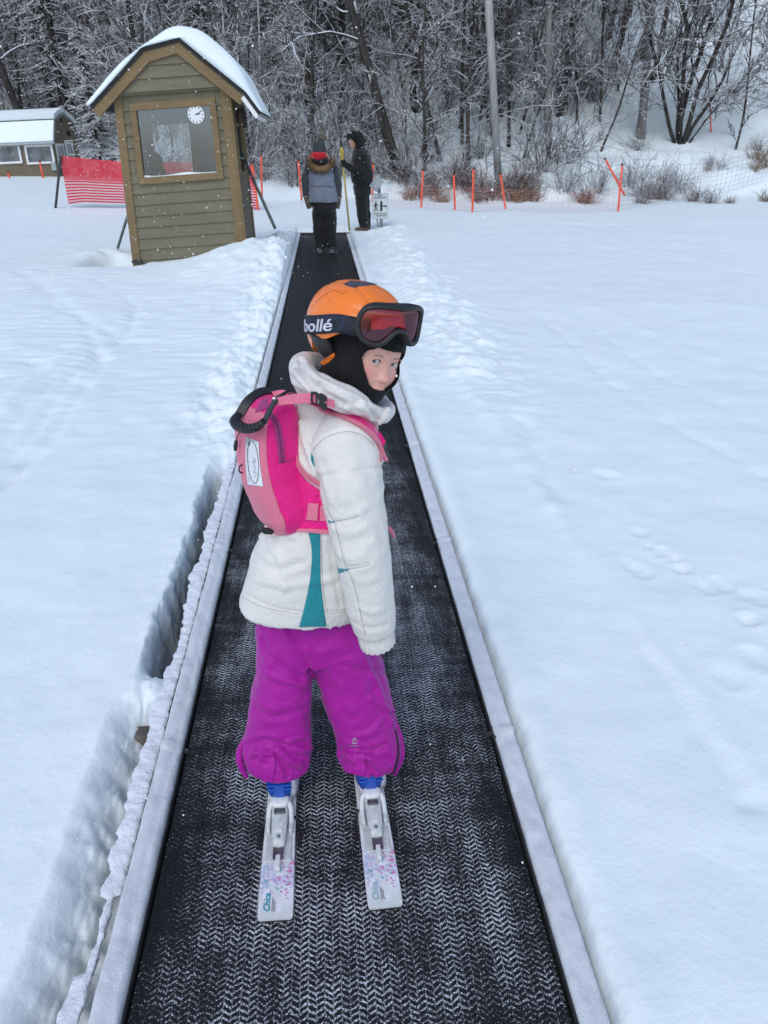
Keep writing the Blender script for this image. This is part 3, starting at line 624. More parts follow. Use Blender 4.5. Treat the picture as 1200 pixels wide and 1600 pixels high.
# fine far brush that reads as one mass between the trunks
def far_brush():
    R = np.random.RandomState(9); V, Fc = [], []
    base = [brush(600+k, 3.2, 9, 0.011, 0.35, 9) for k in range(6)]; base = [join(*b) for b in base]; parts = []
    n = 0
    while n < 430:
        y = R.uniform(28, 66); x0, x1 = visible_x(y); x = R.uniform(x0, x1)
        if y < yedge(x)+3 or (ang(x, y) > 20 and R.rand() > 0.10): continue
        v, f = base[R.randint(6)]; a = R.uniform(0, 6.28); s = R.uniform(0.6, 1.5); c, q = math.cos(a), math.sin(a)
        parts.append((np.stack([s*(v[:, 0]*c-v[:, 1]*q)+x, s*(v[:, 0]*q+v[:, 1]*c)+y, s*1.2*v[:, 2]], 1), f, x, y)); n += 1
    zz = terr(np.array([[p[2] for p in parts]]), np.array([[p[3] for p in parts]]))[0]
    vf = join(*[(p[0]+(0, 0, z), p[1]) for p, z in zip(parts, zz)])
    v, f = vf; fa = np.array(f, int); me = bpy.data.meshes.new('undergrowth'); me.vertices.add(len(v)); me.vertices.foreach_set('co', v.ravel()); me.loops.add(fa.size); me.loops.foreach_set('vertex_index', fa.ravel())
    me.polygons.add(len(fa)); me.polygons.foreach_set('loop_start', np.arange(len(fa))*fa.shape[1]); me.update(calc_edges=True); me.materials.append(M_TWIG)
    tag(link(bpy.data.objects.new('undergrowth', me)), 'tangle of snowy leafless undergrowth filling the wood', 'undergrowth', kind='stuff')
far_brush()
# ------------------------------------------------------------------ lift booth
def glass_mat(name, tint=(0.85, 0.88, 0.90), refl=0.13):
    t = NT(name); tr = t.n('ShaderNodeBsdfTransparent'); tr.inputs[0].default_value = (*tint, 1); gl = t.n('ShaderNodeBsdfGlossy'); gl.inputs['Roughness'].default_value = 0.04; gl.inputs[0].default_value = (0.42, 0.52, 0.72, 1)
    lw = t.n('ShaderNodeLayerWeight'); lw.inputs[0].default_value = 0.25; mx = t.n('ShaderNodeMixShader')
    f = t.math('ADD', t.math('MULTIPLY', lw.outputs['Fresnel'], 0.35), refl); t.t.links.new(f, mx.inputs[0]); t.t.links.new(tr.outputs[0], mx.inputs[1]); t.t.links.new(gl.outputs[0], mx.inputs[2]); t.t.links.new(mx.outputs[0], t.out.inputs[0]); return t.m
def wood_mat(name, a, b, bump=0.25):
    t = NT(name); co = t.coord(); g = t.noise(9, 5, 0.6, vec=t.scaled(co, (0.6, 3, 9))); st = t.noise(2.5, 4, vec=co)
    c = t.mix(t.ramp(t.math('ADD', t.math('MULTIPLY', g, 0.6), t.math('MULTIPLY', st, 0.4)), 0.35, 0.65), a, b); return t.fin(c, 0.7, t.bump(g, bump, 0.004), Specular_IOR_Level=0.25)
M_SIDING = wood_mat('olive_siding', (0.140, 0.124, 0.082), (0.182, 0.162, 0.110))
M_TRIM = wood_mat('ochre_trim', (0.165, 0.115, 0.058), (0.225, 0.158, 0.082))
M_INNER = simple('inner_boards', (0.13, 0.145, 0.175), 0.8, 0.15, 6)
M_DARKR = simple('dark_roofing', (0.02, 0.02, 0.02), 0.8)
M_GLASS = glass_mat('window_glass')
M_WHITE = simple('white_paint', (0.72, 0.73, 0.74), 0.5, 0.05)
M_GALV = simple('galvanised_metal', (0.30, 0.33, 0.35), 0.45, 0.2, 12, Metallic=0.4)
M_BLACK = simple('black_plastic', (0.012, 0.012, 0.013), 0.45, 0.2)
M_DARKIN = simple('dark_panel', (0.035, 0.037, 0.045), 0.7)
BW, BD = 1.575, 1.5
BP = at_y(208, 412, BOOTH_Y)
def bwarp(v):
    v = np.array(v, float); k = 1-0.038*v[:, 2]; x = 0.785+(v[:, 0]-0.785)*k
    return np.stack([x, v[:, 1], v[:, 2]+0.06*v[:, 0]], 1)
def bl(px, py, dy=0.0):
    p = at_y(px, py, BOOTH_Y+dy)-BP; x, z = p[0], p[2]
    for _ in range(6): z0 = p[2]-0.06*x; x = 0.785+(p[0]-0.785)/(1-0.038*z0)
    return x, p[2]-0.06*x
booth = root('lift_booth', BP, 'small olive clapboard lift booth with ochre trim and a rounded snow cap', 'booth')
def badd(name, vf, m, parent=booth, **k): return add(name, (bwarp(vf[0]), vf[1]), m, parent, smooth=k.pop('smooth', False), world=False, **k)
def boards(x0, x1, z0, z1, pitch=0.142, y=0.0, th=0.02, ax='f'):
    P = []; z = z0
    while z < z1-0.01:
        zt = min(z1, z+pitch)
        v = np.array([(x0, y-th, z), (x1, y-th, z), (x1, y-0.004, zt), (x0, y-0.004, zt), (x0, y+0.03, z), (x1, y+0.03, z), (x1, y+0.03, zt), (x0, y+0.03, zt)], float)
        if ax == 'r': v = np.stack([BW-v[:, 1], v[:, 0], v[:, 2]], 1)
        if ax == 'l': v = np.stack([v[:, 1], BD-v[:, 0], v[:, 2]], 1)
        if ax == 'b': v = np.stack([BW-v[:, 0], BD-v[:, 1], v[:, 2]], 1)
        P.append((v, [(0, 1, 2, 3), (4, 7, 6, 5), (0, 4, 5, 1), (3, 2, 6, 7), (0, 3, 7, 4), (1, 5, 6, 2)])); z = zt
    return join(*P)
WZ0, WZ1, WX0, WX1 = 1.0, 1.955, 0.209, 1.39; TOP = 2.06; B0 = -0.25
badd('wall', join(boards(0.05, BW-0.05, B0, WZ0+0.02), boards(0.05, WX0+0.02, WZ0+0.02, TOP), boards(WX1-0.02, BW-0.05, WZ0+0.02, TOP), boards(WX0, WX1, WZ1-0.01, TOP, 0.12)), M_SIDING)
badd('wall', join(boards(0.05, BD-0.05, B0, 1.02, ax='r'), boards(0.05, 0.35, 1.02, TOP, ax='r'), boards(1.2, BD-0.05, 1.02, TOP, ax='r'), boards(0.35, 1.2, 1.93, TOP, 0.1, ax='r')), M_SIDING)
badd('wall', boards(0.05, BD-0.05, B0, TOP, ax='l'), M_SIDING)
RX0, RX1, RZ0, RZ1 = bl(238, 230, BD)[0], bl(301, 230, BD)[0], bl(270, 274, BD)[1], bl(270, 192, BD)[1]
badd('wall', join(boards(0.05, BW-RX1, B0, TOP, ax='b'), boards(BW-RX0, BW-0.05, B0, TOP, ax='b'), boards(BW-RX1, BW-RX0, B0, RZ0, ax='b'), boards(BW-RX1, BW-RX0, RZ1, TOP, ax='b')), M_SIDING)
inn = join(box(0.04, BW-0.04, 0.04, BD-0.04, -0.12, -0.08), box(0.032, 0.045, 0.04, BD-0.04, -0.1, 2.2), box(0.05, RX0, BD-0.047, BD-0.033, -.1, 2.19), box(RX1, BW-0.05, BD-0.047, BD-0.033, -.1, 2.19), box(RX0, RX1, BD-0.047, BD-0.033, RZ1, 2.19), box(RX0, RX1, BD-0.047, BD-0.033, -.1, RZ0), box(0.05, BW-0.05, 0.05, BD-0.05, 2.2, 2.215), box(BW-0.045, BW-0.032, 0.04, BD-0.04, -0.1, 0.97), box(BW-0.045, BW-0.032, 0.04, 0.36, 0.97, 2.2), box(BW-0.045, BW-0.032, 1.19, BD-0.04, 0.97, 2.2), box(BW-0.045, BW-0.032, 0.36, 1.19, 1.94, 2.2), box(0.045, BW-0.045, 0.034, 0.045, -0.1, 0.99), box(0.045, BW-0.045, 0.034, 0.045, 1.97, 2.2))
badd('lining', inn, M_INNER)
for x in (0.0, BW-0.11):
    badd('corner_board', join(box(x, x+0.11, -0.032, 0.05, B0, TOP+0.06)), M_TRIM, bevel=0.004)
badd('corner_board', box(BW-0.04, BW+0.032, -0.026, 0.10, B0, TOP+0.06), M_TRIM, bevel=0.004); badd('corner_board', box(BW-0.04, BW+0.03, BD-0.10, BD+0.02, B0, TOP), M_TRIM, bevel=0.004)
def rect_frame(x0, x1, z0, z1, w, y0, y1):
    return join(box(x0, x1, y0, y1, z1-w, z1), box(x0, x1, y0, y1, z0, z0+w), box(x0, x0+w, y0+0.001, y1-0.001, z0+w, z1-w), box(x1-w, x1, y0+0.001, y1-0.001, z0+w, z1-w))
wf = badd('front_window', rect_frame(WX0, WX1, WZ0, WZ1, 0.085, -0.045, 0.03), M_TRIM, bevel=0.004)
badd('pane', box(WX0+0.08, WX1-0.08, 0.0, 0.006, WZ0+0.08, WZ1-0.08), M_GLASS, wf)
xx = np.linspace(WX0+0.09, WX1-0.09, 30); sn = loft([[(x, -0.03, WZ0+0.086), (x, 0.0, WZ0+0.086), (x, -0.002, WZ0+0.1+0.012*math.sin(9*x)+0.02*max(0, 0.42-x)*3), (x, -0.03, WZ0+0.094)] for x in xx])
badd('sill_snow', sn, M_SNOW, wf)
fr = rect_frame(0.33, 1.22, 0.98, 1.95, 0.08, 0, 0.06); fv = np.stack([BW+0.03-fr[0][:, 1], fr[0][:, 0], fr[0][:, 2]], 1)
ws = badd('side_window', (fv, fr[1]), M_TRIM); badd('pane', box(BW-0.012, BW-0.006, 0.40, 1.15, 1.05, 1.88), M_GLASS, ws)
fr = rect_frame(RX0-.03, RX1+.03, RZ0-.03, RZ1+.03, 0.05, BD-0.06, BD+0.03); wb = badd('rear_window', fr, M_DARKIN); badd('pane', box(RX0+.02, RX1-.02, BD-0.004, BD+0.002, RZ0+.02, RZ1-.02), M_GLASS, wb); badd('mullion', box((RX0+RX1)/2-.01, (RX0+RX1)/2+.01, BD-0.02, BD+0.015, RZ1-0.4, RZ1-.02), M_DARKIN, wb)
badd('desk', join(box(0.06, BW-0.1, 0.10, 0.42, 0.93, 0.96), box(0.10, 0.16, 0.12, 0.4, -0.1, 0.93), box(1.36, 1.42, 0.12, 0.4, -0.1, 0.93)), M_DARKIN)
badd('door_frame', join(box(RX0-.20, RX0-.04, BD-0.10, BD-0.065, -0.1, RZ1+.16), box(RX1+.04, RX1+.16, BD-0.10, BD-0.065, -0.1, RZ1+.16), box(RX0-.04, RX1+.04, BD-0.10, BD-0.065, RZ1+.05, RZ1+.16)), M_DARKIN)
# roof: shallow then steep on the left, straight on the right
prof = [bl(146, 165), bl(225, 77), bl(283, 62), bl(386, 146), bl(409, 177)]
prof = [(-0.30, prof[0][1]-0.01), prof[1], prof[2], prof[3], prof[4]]
def offset_poly(p, d):
    out = []
    for i, a in enumerate(p):
        t = np.array(p[min(i+1, len(p)-1)])-np.array(p[max(i-1, 0)]); t = t/np.linalg.norm(t); out.append((a[0]+t[1]*d, a[1]-t[0]*d))
    return out
def slab(pr, d0, d1, y0, y1):
    a, b = offset_poly(pr, d0), offset_poly(pr, d1); rings = []
    for (x0, z0), (x1, z1) in zip(a, b): rings.append([(x0, y0, z0), (x0, y1, z0), (x1, y1, z1), (x1, y0, z1)])
    return loft(rings)
OV = -0.13
roof = badd('roof', slab(prof, -0.012, 0.045, OV, BD+0.15), M_DARKR)
badd('barge_board', slab(prof[:4], 0.035, 0.165, OV+0.012, OV+0.055), M_TRIM, roof)
badd('fascia', slab(prof[3:], 0.02, 0.10, OV+0.005, BD+0.12), M_WHITE, roof)
gb = []
ins = offset_poly(prof, 0.12)
def gable_x(z):
    xs_ = []
    for (x0, z0), (x1, z1) in zip(ins, ins[1:]):
        if min(z0, z1) <= z <= max(z0, z1) and z0 != z1: xs_.append(x0+(x1-x0)*(z-z0)/(z1-z0))
    return (min(xs_), max(xs_)) if len(xs_) > 1 else None
z = TOP+0.01
while True:
    g0, g1 = gable_x(z), gable_x(z+0.142)
    if not g0: break
    if not g1: zt = max(p[1] for p in ins)-0.002; g1 = ((g0[0]+g0[1])/2+0.02,)*2
    else: zt = z+0.142
    gb.append((np.array([(g0[0], -0.09, z), (g0[1], -0.09, z), (g1[1], -0.072, zt), (g1[0], -0.072, zt), (g0[0], -0.03, z), (g0[1], -0.03, z), (g1[1], -0.03, zt), (g1[0], -0.03, zt)]), [(0, 1, 2, 3), (4, 7, 6, 5), (0, 4, 5, 1), (3, 2, 6, 7), (0, 3, 7, 4), (1, 5, 6, 2)]))
    if zt != z+0.142: break
    z = zt
badd('gable', join(*gb, box(-0.02, BW+0.02, -0.05, 0.02, TOP-0.02, TOP+0.02)), M_SIDING)
snp = [bl(x/2.667, y/2.667) for x, y in [(372, 418), (420, 357), (480, 288), (540, 232), (600, 188), (650, 152), (700, 120), (760, 108), (830, 124), (900, 176), (960, 230), (1010, 296), (1045, 365), (1075, 420), (1098, 468)]]
snp = spline(np.array(snp), 44); base = spline(np.array([(p[0], p[1]) for p in prof]), 3)
def base_z(x):
    for (x0, z0), (x1, z1) in zip(prof, prof[1:]):
        if x0 <= x <= x1: return z0+(z1-z0)*(x-x0)/(x1-x0)
    return prof[0][1] if x < prof[0][0] else prof[-1][1]
rings = []
for j, y in enumerate(np.linspace(OV-0.035, BD+0.17, 26)):
    e = min(1, (0.30+0.70*math.sqrt(min(1, j/2.0))), 0.5+0.5*(25-j)/2.0); r_ = []
    for (x, zz) in snp: b_ = base_z(x)+0.012; r_.append((x, y, b_+max(0.004, (zz-b_))*e+0.012*float(noise3(np.array([[x*3, y*3, 1.0]]))[0])*e))
    for (x, zz) in snp[::-1]: r_.append((x, y, base_z(x)+0.010))
    rings.append(r_)
badd('roof_snow', loft(rings), M_SNOW, roof, smooth=True)
badd('junction_box', box(-0.075, -0.003, 0.25, 0.45, 0.50, 0.86), M_GALV, bevel=0.006)
badd('hitch_bracket', join(box(0.0, 0.13, -0.075, -0.03, 0.02, 0.05), box(0.10, 0.13, -0.075, -0.03, -0.08, 0.02), box(0.0, 0.13, -0.072, -0.03, -0.12, -0.08)), M_DARKIN)
badd('eye_hook', tube([(BW+0.03+0.02*math.cos(a), -0.01, 1.98+0.03*math.sin(a)) for a in np.linspace(0, 5.4, 12)], 0.006, 6), M_GALV)
badd('lamp_bracket', join(box(BW+0.03, BW+0.16, 0.5, 0.56, 1.78, 1.84), box(BW+0.10, BW+0.17, 0.48, 0.58, 1.60, 1.80)), M_BLACK)
def pole(name, a, b, r, m, label, cat, group=None, n=10):
    o = add(name, tube([a, b], r, n), m); me = o.data; a = np.array(a); v = np.array([p.co[:] for p in me.vertices])-a; me.vertices.foreach_set('co', v.ravel()); o.location = Vector(a); return tag(o, label, cat, group)
M_BRACE = simple('grey_green_pipe', (0.10, 0.13, 0.125), 0.4, 0.3, 8, Metallic=0.3)
a = at_y(430, 357, 11.35); b = at_y(374, 232, 11.9); pole('brace_pole', a, b, 0.022, M_BRACE, 'grey steel brace propping the right side of the booth', 'brace')
a = at_y(184, 388, 11.9); b = at_y(199, 338, 11.75); pole('brace_pole', a, b, 0.020, M_BRACE, 'dark steel brace propping the left side of the booth', 'brace')
# wall clock behind the front pane
cl = root('wall_clock', BP+bwarp(np.array([[*bl(307, 179), 0]])[:, [0, 2, 1]])[0]+(0, -0.034, 0), 'round white clock with black hands at the booth window', 'clock')
def disc(r, y0, y1, n=40): return extrude([(r*math.cos(a), r*math.sin(a)) for a in np.arange(n)*2*math.pi/n], y1-y0)
add('case', xf(disc(0.108, 0, 0.03), Matrix.Translation((0, 0, 0))), M_WHITE, cl, smooth=False, world=False, bevel=0.004)
mk = [xf(box(-0.005, 0.005, -0.003, 0.0, 0.078, 0.097), Matrix.Rotation(math.radians(30*k), 4, 'Y')) for k in range(12)]
add('hour_marks', join(*mk), M_BLACK, cl, smooth=False, world=False)
add('clock_hand', xf(box(-0.005, 0.005, -0.005, -0.002, -0.01, 0.052), Matrix.Rotation(math.radians(82), 4, 'Y')), M_BLACK, cl, smooth=False, world=False)
add('clock_hand', xf(box(-0.003, 0.003, -0.008, -0.006, -0.012, 0.078), Matrix.Rotation(math.radians(60), 4, 'Y')), M_BLACK, cl, smooth=False, world=False)

# ------------------------------------------------------------------ far cabin
M_CABIN = wood_mat('brown_boards', (0.135, 0.105, 0.07), (0.18, 0.145, 0.10))
M_METAL = simple('roof_metal', (0.32, 0.35, 0.36), 0.5, 0.1)
CY = 34.0; CP = at_y(93, 284, CY); cabin = root('cabin', CP, 'low brown cabin with a snowy barn roof and white framed windows at the far left', 'cabin')
def c_z(py, x=93, dy=0): return at_y(x, py, CY+dy)[2]-CP[2]
def c_x(px, py=240): return at_y(px, py, CY)[0]-CP[0]
tilt = 0.042
def cadd(name, vf, m, parent=cabin, **k):
    v = np.array(vf[0], float); v[:, 2] += tilt*v[:, 0]; return add(name, (v, vf[1]), m, parent, smooth=k.pop('smooth', False), world=False, **k)
CW, CDp = 7.0, 3.4; EZ = c_z(222); RZ = EZ+1.12
gp = [(-0.22, EZ-0.04), (0.42, EZ+0.83), (CDp/2, RZ), (CDp-0.42, EZ+0.83), (CDp+0.22, EZ-0.04)]
gpi = [(0, -0.6), (0, EZ), (0.46, EZ+0.78), (CDp/2, RZ-0.05), (CDp-0.46, EZ+0.78), (CDp, EZ), (CDp, -0.6)]
cadd('wall', (np.array([(x, y, z) for x in (-CW, 0) for y, z in gpi]), [tuple(range(7))[::-1], tuple(range(7, 14))]+[(i, i+1, i+8, i+7) for i in range(6)]+[(6, 0, 7, 13)]), M_CABIN)
def cslab(pts, d0, d1, x0, x1):
    a = offset_poly(pts, d0); b = offset_poly(pts, d1); return loft([[(x0, p[0], p[1]), (x1, p[0], p[1]), (x1, r_[0], r_[1]), (x0, r_[0], r_[1])] for p, r_ in zip(a, b)])
rf = cadd('roof', cslab(gp, 0.0, 0.06, -CW-0.2, 0.12), M_METAL)
cadd('roof_snow', cslab([(-0.17, EZ+0.03), (0.10, EZ+0.42), (0.36, EZ+0.765)], -0.05, -0.004, -CW-0.15, 0.10), M_SNOW, rf); cadd('roof_snow', cslab([gp[1], (CDp/4+0.2, EZ+1.02), gp[2], gp[3], (CDp-0.1, EZ+0.42)], -0.16, -0.004, -CW-0.15, 0.12), M_SNOW, rf)
cadd('roof_joint', cslab([(0.36, EZ+0.76), (0.44, EZ+0.85)], -0.012, 0.0, -CW-0.16, 0.125), M_DARKR, rf)
for (xa, xb, za, zb) in ((c_x(40), c_x(84), c_z(257), c_z(227)), (c_x(-18), c_x(33), c_z(257), c_z(227)), (c_x(-90), c_x(-40), c_z(257), c_z(227))):
    f = cadd('window', rect_frame(xa, xb, za-tilt*xa*1.0, zb-tilt*xa, 0.075, -0.05, 0.03), M_WHITE); cadd('pane', box(xa+0.07, xb-0.07, -0.02, -0.012, za-tilt*xa+0.07, zb-tilt*xa-0.07), simple('dim_pane', (0.10, 0.12, 0.14), 0.15, 0.5, 2.5) if xa == c_x(40) else bpy.data.materials['dim_pane'], f)
def gside(x0, y0, y1, z0, z1, w): v, f = rect_frame(y0, y1, z0, z1, w, 0, 0.05); return np.stack([0.04-v[:, 1]+x0, v[:, 0], v[:, 2]], 1), f
f = cadd('window', gside(0, 0.25, 1.25, EZ-0.95, EZ-0.05, 0.09), M_WHITE); cadd('pane', box(0.002, 0.012, 0.33, 1.17, EZ-0.87, EZ-0.13), bpy.data.materials['dim_pane'], f)
d = cadd('door', gside(0, 1.5, 2.55, -0.5, EZ+0.08, 0.14), M_WHITE); cadd('pane', box(0.002, 0.012, 1.63, 2.42, EZ-1.0, EZ-0.06), bpy.data.materials['dim_pane'], d); cadd('door_leaf', box(0.003, 0.02, 1.63, 2.42, -0.5, EZ-1.0), M_WHITE, d)
cadd('vent', join(box(0.0, 0.05, CDp/2-0.15, CDp/2+0.15, EZ+0.68, EZ+0.9)), M_BLACK); cadd('porch_lamp', box(0.0, 0.12, CDp/2+0.45, CDp/2+0.6, EZ+0.25, EZ+0.42), M_BLACK)
cadd('meter_box', box(c_x(78), c_x(85), -0.12, 0.0, c_z(264)-0.05, c_z(253)), M_GALV)

# ------------------------------------------------------------------ poles, nets, sign
def orange_mat():
    t = NT('orange_bamboo'); co = t.coord(); sep = t.n('ShaderNodeSeparateXYZ'); t.t.links.new(co, sep.inputs[0])
    return t.fin(t.mix(t.ramp(t.noise(6, 3, vec=co), 0.4, 0.7), (0.75, 0.075, 0.02), (0.85, 0.13, 0.06)), 0.5)
M_OR = orange_mat(); M_TIP = simple('dark_tip', (0.05, 0.02, 0.015), 0.7)
def marker(b, t, y, label, r=0.025):
    a, c = at_y(*b, y), at_y(*t, y); a[2] = a[2]-0.0; o = root('marker_pole', a, label, 'pole', 'orange marker poles'); d = c-a; L = np.linalg.norm(d)
    P = np.array([a-d/L*0.25+d*u for u in np.linspace(0, 1, 7)]); P[-1] = c; add('cane', tube(P, [r, r, r*1.12, r, r*1.1, r, r], 8), M_OR, o); add('tip', tube([c-d/L*0.01, c+d/L*0.035], r*1.08, 8), M_TIP, o); return o
def gy(px, py, y0=14): g = ground_hit(px, py, y0); return g[1]
FY = gy(738, 332)
marker((658, 326), (661, 266), FY+1.2, 'upright orange pole leftmost of the row right of the path')
marker((711, 328), (709, 273), FY+0.8, 'orange pole second from the left in the row right of the path')
marker((738, 332), (740, 264), FY, 'tallest upright orange pole in front of the red brush')
marker((789, 320), (782, 272), FY+1.4, 'orange pole leaning left at the foot of the grey wooden pole')
marker((966, 327), (972, 258), FY+0.2, 'orange pole on the right standing alone at the snow bank')
marker((969, 292), (946, 249), FY+0.5, 'orange pole leaning hard against the lone right pole')
marker((1111, 207), (1109, 157), gy(1111, 207, 20), 'distant orange pole up on the bank right of the many-stemmed tree')
marker((409, 294), (408, 243), 22.6, 'upright orange pole just right of the booth')
marker((404, 329), (393, 256), 20.4, 'leaning orange pole holding the end of the red net beside the booth')
marker((470, 298), (466, 251), 22.3, 'orange pole to the left of the woman in the grey jacket')
marker((582, 302), (583, 256), 22.0, 'orange pole showing behind the man in black')
marker((68, 280), (62, 252), 32.5, 'small leaning orange pole before the cabin window', 0.035)
marker((16, 281), (12, 269), 32.5, 'short orange stub before the cabin at the left edge', 0.035)
M_NETR = simple('red_net', (0.62, 0.030, 0.055), 0.6, 0.1); M_NETP = simple('orange_net', (0.70, 0.22, 0.16), 0.6, 0.1)
def net(name, P, zlo, zhi, rows, rw, cols, cw, m, label):
    """a net of woven bands hung between the ground points P; rows = heights as shares"""
    P = np.asarray(P, float); parts = []; n = len(P)
    for r_ in rows:
        h = lambda i, o: zlo[i]+(zhi[i]-zlo[i])*r_+o
        rings = [[(P[i, 0], P[i, 1]-0.003, h(i, -rw/2)), (P[i, 0], P[i, 1]+0.003, h(i, -rw/2)), (P[i, 0], P[i, 1]+0.003, h(i, rw/2)), (P[i, 0], P[i, 1]-0.003, h(i, rw/2))] for i in range(n)]; parts.append(loft(rings))
    for u in cols:
        t = u*(n-1); i = min(int(t), n-2); f = t-i; p = P[i]*(1-f)+P[i+1]*f; a = zlo[i]*(1-f)+zlo[i+1]*f; b = zhi[i]*(1-f)+zhi[i+1]*f; parts.append(box(p[0]-cw/2, p[0]+cw/2, p[1]-0.007, p[1]-0.004, a, b))
    o = add(name, join(*parts), m, smooth=False); own(o); return tag(o, label, 'net')
NY = 20.6
def zs(L): return [at_y(px, py, NY)[2] for px, py in L]
tp = [(94, 244), (120, 247), (150, 250), (190, 253), (240, 254), (300, 254), (360, 254), (397, 262)]; bt = [(92, 318), (120, 315), (150, 316), (190, 317), (240, 318), (300, 320), (360, 322), (401, 326)]
netx = [(at_y(px, py, NY)[0], NY) for px, py in tp]
rows_ = list([a_+b_ for a_ in np.linspace(0.0, 0.46, 8) for b_ in (0, 0.017)])+list(np.linspace(0.51, 1.0, 22))
net('safety_net', netx, zs(bt), zs(tp), rows_, 0.019, np.linspace(0, 1, 90), 0.008, M_NETR, 'red safety net with a dense top and striped lower half, running behind the booth')
pole('net_post', at_y(85, 323, NY-0.05)-(0, 0, 0.1), at_y(95, 244, NY-0.05), 0.03, simple('dark_post', (0.03, 0.03, 0.035), 0.6), 'dark leaning post at the left end of the red net', 'post')
pts = [(600, 322), (658, 324), (711, 327), (738, 331), (789, 326), (880, 328), (966, 326)]
NP = [ (at_y(px, py, FY+0.25)[0], FY+0.25) for px, py in pts]; lo = [at_y(px, py, FY+.25)[2] for px, py in pts]; hi = [at_y(px, py-z, FY+.25)[2] for (px, py), z in zip(pts, (26, 34, 32, 38, 30, 26, 30))]
net('fence_net', NP, lo, hi, np.linspace(0, 1, 8), 0.0035, np.linspace(0, 1, 60), 0.0028, M_NETP, 'thin faded orange netting strung between the poles right of the path')
rt = [(966, 326), (1000, 318), (1060, 300), (1120, 270), (1200, 262)]
NP = [(at_y(px, py, FY+1)[0], FY+1+0.9*i) for i, (px, py) in enumerate(rt)]; NP = [(at_y(px, py, q[1])[0], q[1]) for (px, py), q in zip(rt, NP)]; g = [tz(*q) for q in NP]
net('wire_fence', NP, [z+0.1 for z in g], [z+1.0 for z in g], np.linspace(0, 1, 8), 0.006, np.linspace(0, 1, 46), 0.005, simple('fence_wire', (0.25, 0.25, 0.26), 0.5), 'thin grey wire fence climbing the open bank at the right')
# grey wooden pole
UY = 23.6; a = at_y(780, 300, UY); b = at_y(763, -6, UY); d = (b-a)/np.linalg.norm(b-a); a[2] = tz(a[0], UY)-0.2
M_POLE = NT('grey_wood'); co = M_POLE.coord(); g_ = M_POLE.noise(5, 5, 0.6, vec=M_POLE.scaled(co, (6, 6, 0.25))); M_POLE = M_POLE.fin(M_POLE.mix(M_POLE.ramp(g_, 0.3, 0.7), (0.22, 0.215, 0.215), (0.38, 0.37, 0.365)), 0.85, M_POLE.bump(g_, 0.4, 0.01))
pole('utility_pole', a, b+d*3.0, 0.108, M_POLE, 'tall bare grey wooden pole standing behind the orange poles', 'pole', n=14)
# walk-off sign
SG = ground_hit(597, 356, 12.0); SY = SG[1]; base = at_y(598, 356, SY)
sign = root('walkway_sign', base-(0, 0, 0.05), 'white walkway sign with a walking figure under a tilted grey box on a post', 'sign')
add('post', tube([at_y(597, 358, SY+0.05)-(0, 0, 0.1), at_y(591, 272, SY+0.05)], 0.028, 10), M_GALV, sign); add('stay', tube([at_y(588, 338, SY+0.03), at_y(592, 354, SY+0.03)-(0, 0, 0.05)], 0.012, 8), M_GALV, sign)
c0, c1 = at_y(594, 342, SY), at_y(594, 302, SY); up = (c1-c0); Hs = np.linalg.norm(up); up /= Hs; Ws = at_y(606.5, 320, SY)[0]-at_y(581.5, 320, SY)[0]; rt_ = np.array([1.0, 0, 0.02]); rt_ /= np.linalg.norm(rt_); fw = np.cross(up, rt_); SM = Matrix([[rt_[i], -fw[i]*-1, up[i], c0[i]] for i in range(3)]+[[0, 0, 0, 1]])
def rrect(w, h, r, n=5, x0=0, z0=0):
    P = []
    for cx, cz, a0 in ((w/2-r, h-r, 0), (-w/2+r, h-r, 90), (-w/2+r, r, 180), (w/2-r, r, 270)):
        for k in range(n+1): a = math.radians(a0+90*k/n); P.append((x0+cx+r*math.cos(a), z0+cz+r*math.sin(a)))
    return P
M_SIGN = simple('sign_white', (0.60, 0.63, 0.64), 0.4, 0.04); M_SIGNB = simple('sign_print', (0.012, 0.016, 0.022), 0.5)
pl = add('plate', xf(extrude(rrect(Ws, Hs, 0.02), 0.008), SM), M_SIGN, sign, smooth=False)
def sp(poly, dy=-0.004): return xf((lambda q: (q[0]+(0, dy, 0), q[1]))(extrude(poly, 0.003)), SM)
def bar(x0, x1, z0, z1): return [(x0*Ws, z0*Hs), (x1*Ws, z0*Hs), (x1*Ws, z1*Hs), (x0*Ws, z1*Hs)]
pr = [sp(bar(0.0, 0.14, 0.30, 0.69)), sp(bar(0.14, 0.33, 0.475, 0.52)), sp([(0.31*Ws, 0.44*Hs), (0.43*Ws, 0.495*Hs), (0.31*Ws, 0.55*Hs)]),
      sp([(-0.27*Ws+0.05*Ws*math.cos(a), 0.665*Hs+0.05*Ws*math.sin(a)) for a in np.arange(12)*math.pi/6]), sp([(-0.33*Ws, 0.62*Hs), (-0.22*Ws, 0.62*Hs), (-0.22*Ws, 0.47*Hs), (-0.33*Ws, 0.47*Hs)]),
      sp([(-0.32*Ws, 0.47*Hs), (-0.25*Ws, 0.47*Hs), (-0.33*Ws, 0.29*Hs), (-0.39*Ws, 0.29*Hs)]), sp([(-0.28*Ws, 0.47*Hs), (-0.22*Ws, 0.47*Hs), (-0.12*Ws, 0.30*Hs), (-0.18*Ws, 0.29*Hs)]),
      sp([(-0.33*Ws, 0.61*Hs), (-0.40*Ws, 0.50*Hs), (-0.37*Ws, 0.49*Hs), (-0.32*Ws, 0.56*Hs)]), sp([(-0.22*Ws, 0.60*Hs), (-0.10*Ws, 0.52*Hs), (-0.11*Ws, 0.49*Hs), (-0.22*Ws, 0.55*Hs)])]
add('pictogram', join(*pr), M_SIGNB, pl, smooth=False)
tl = []
R_ = random.Random(3)
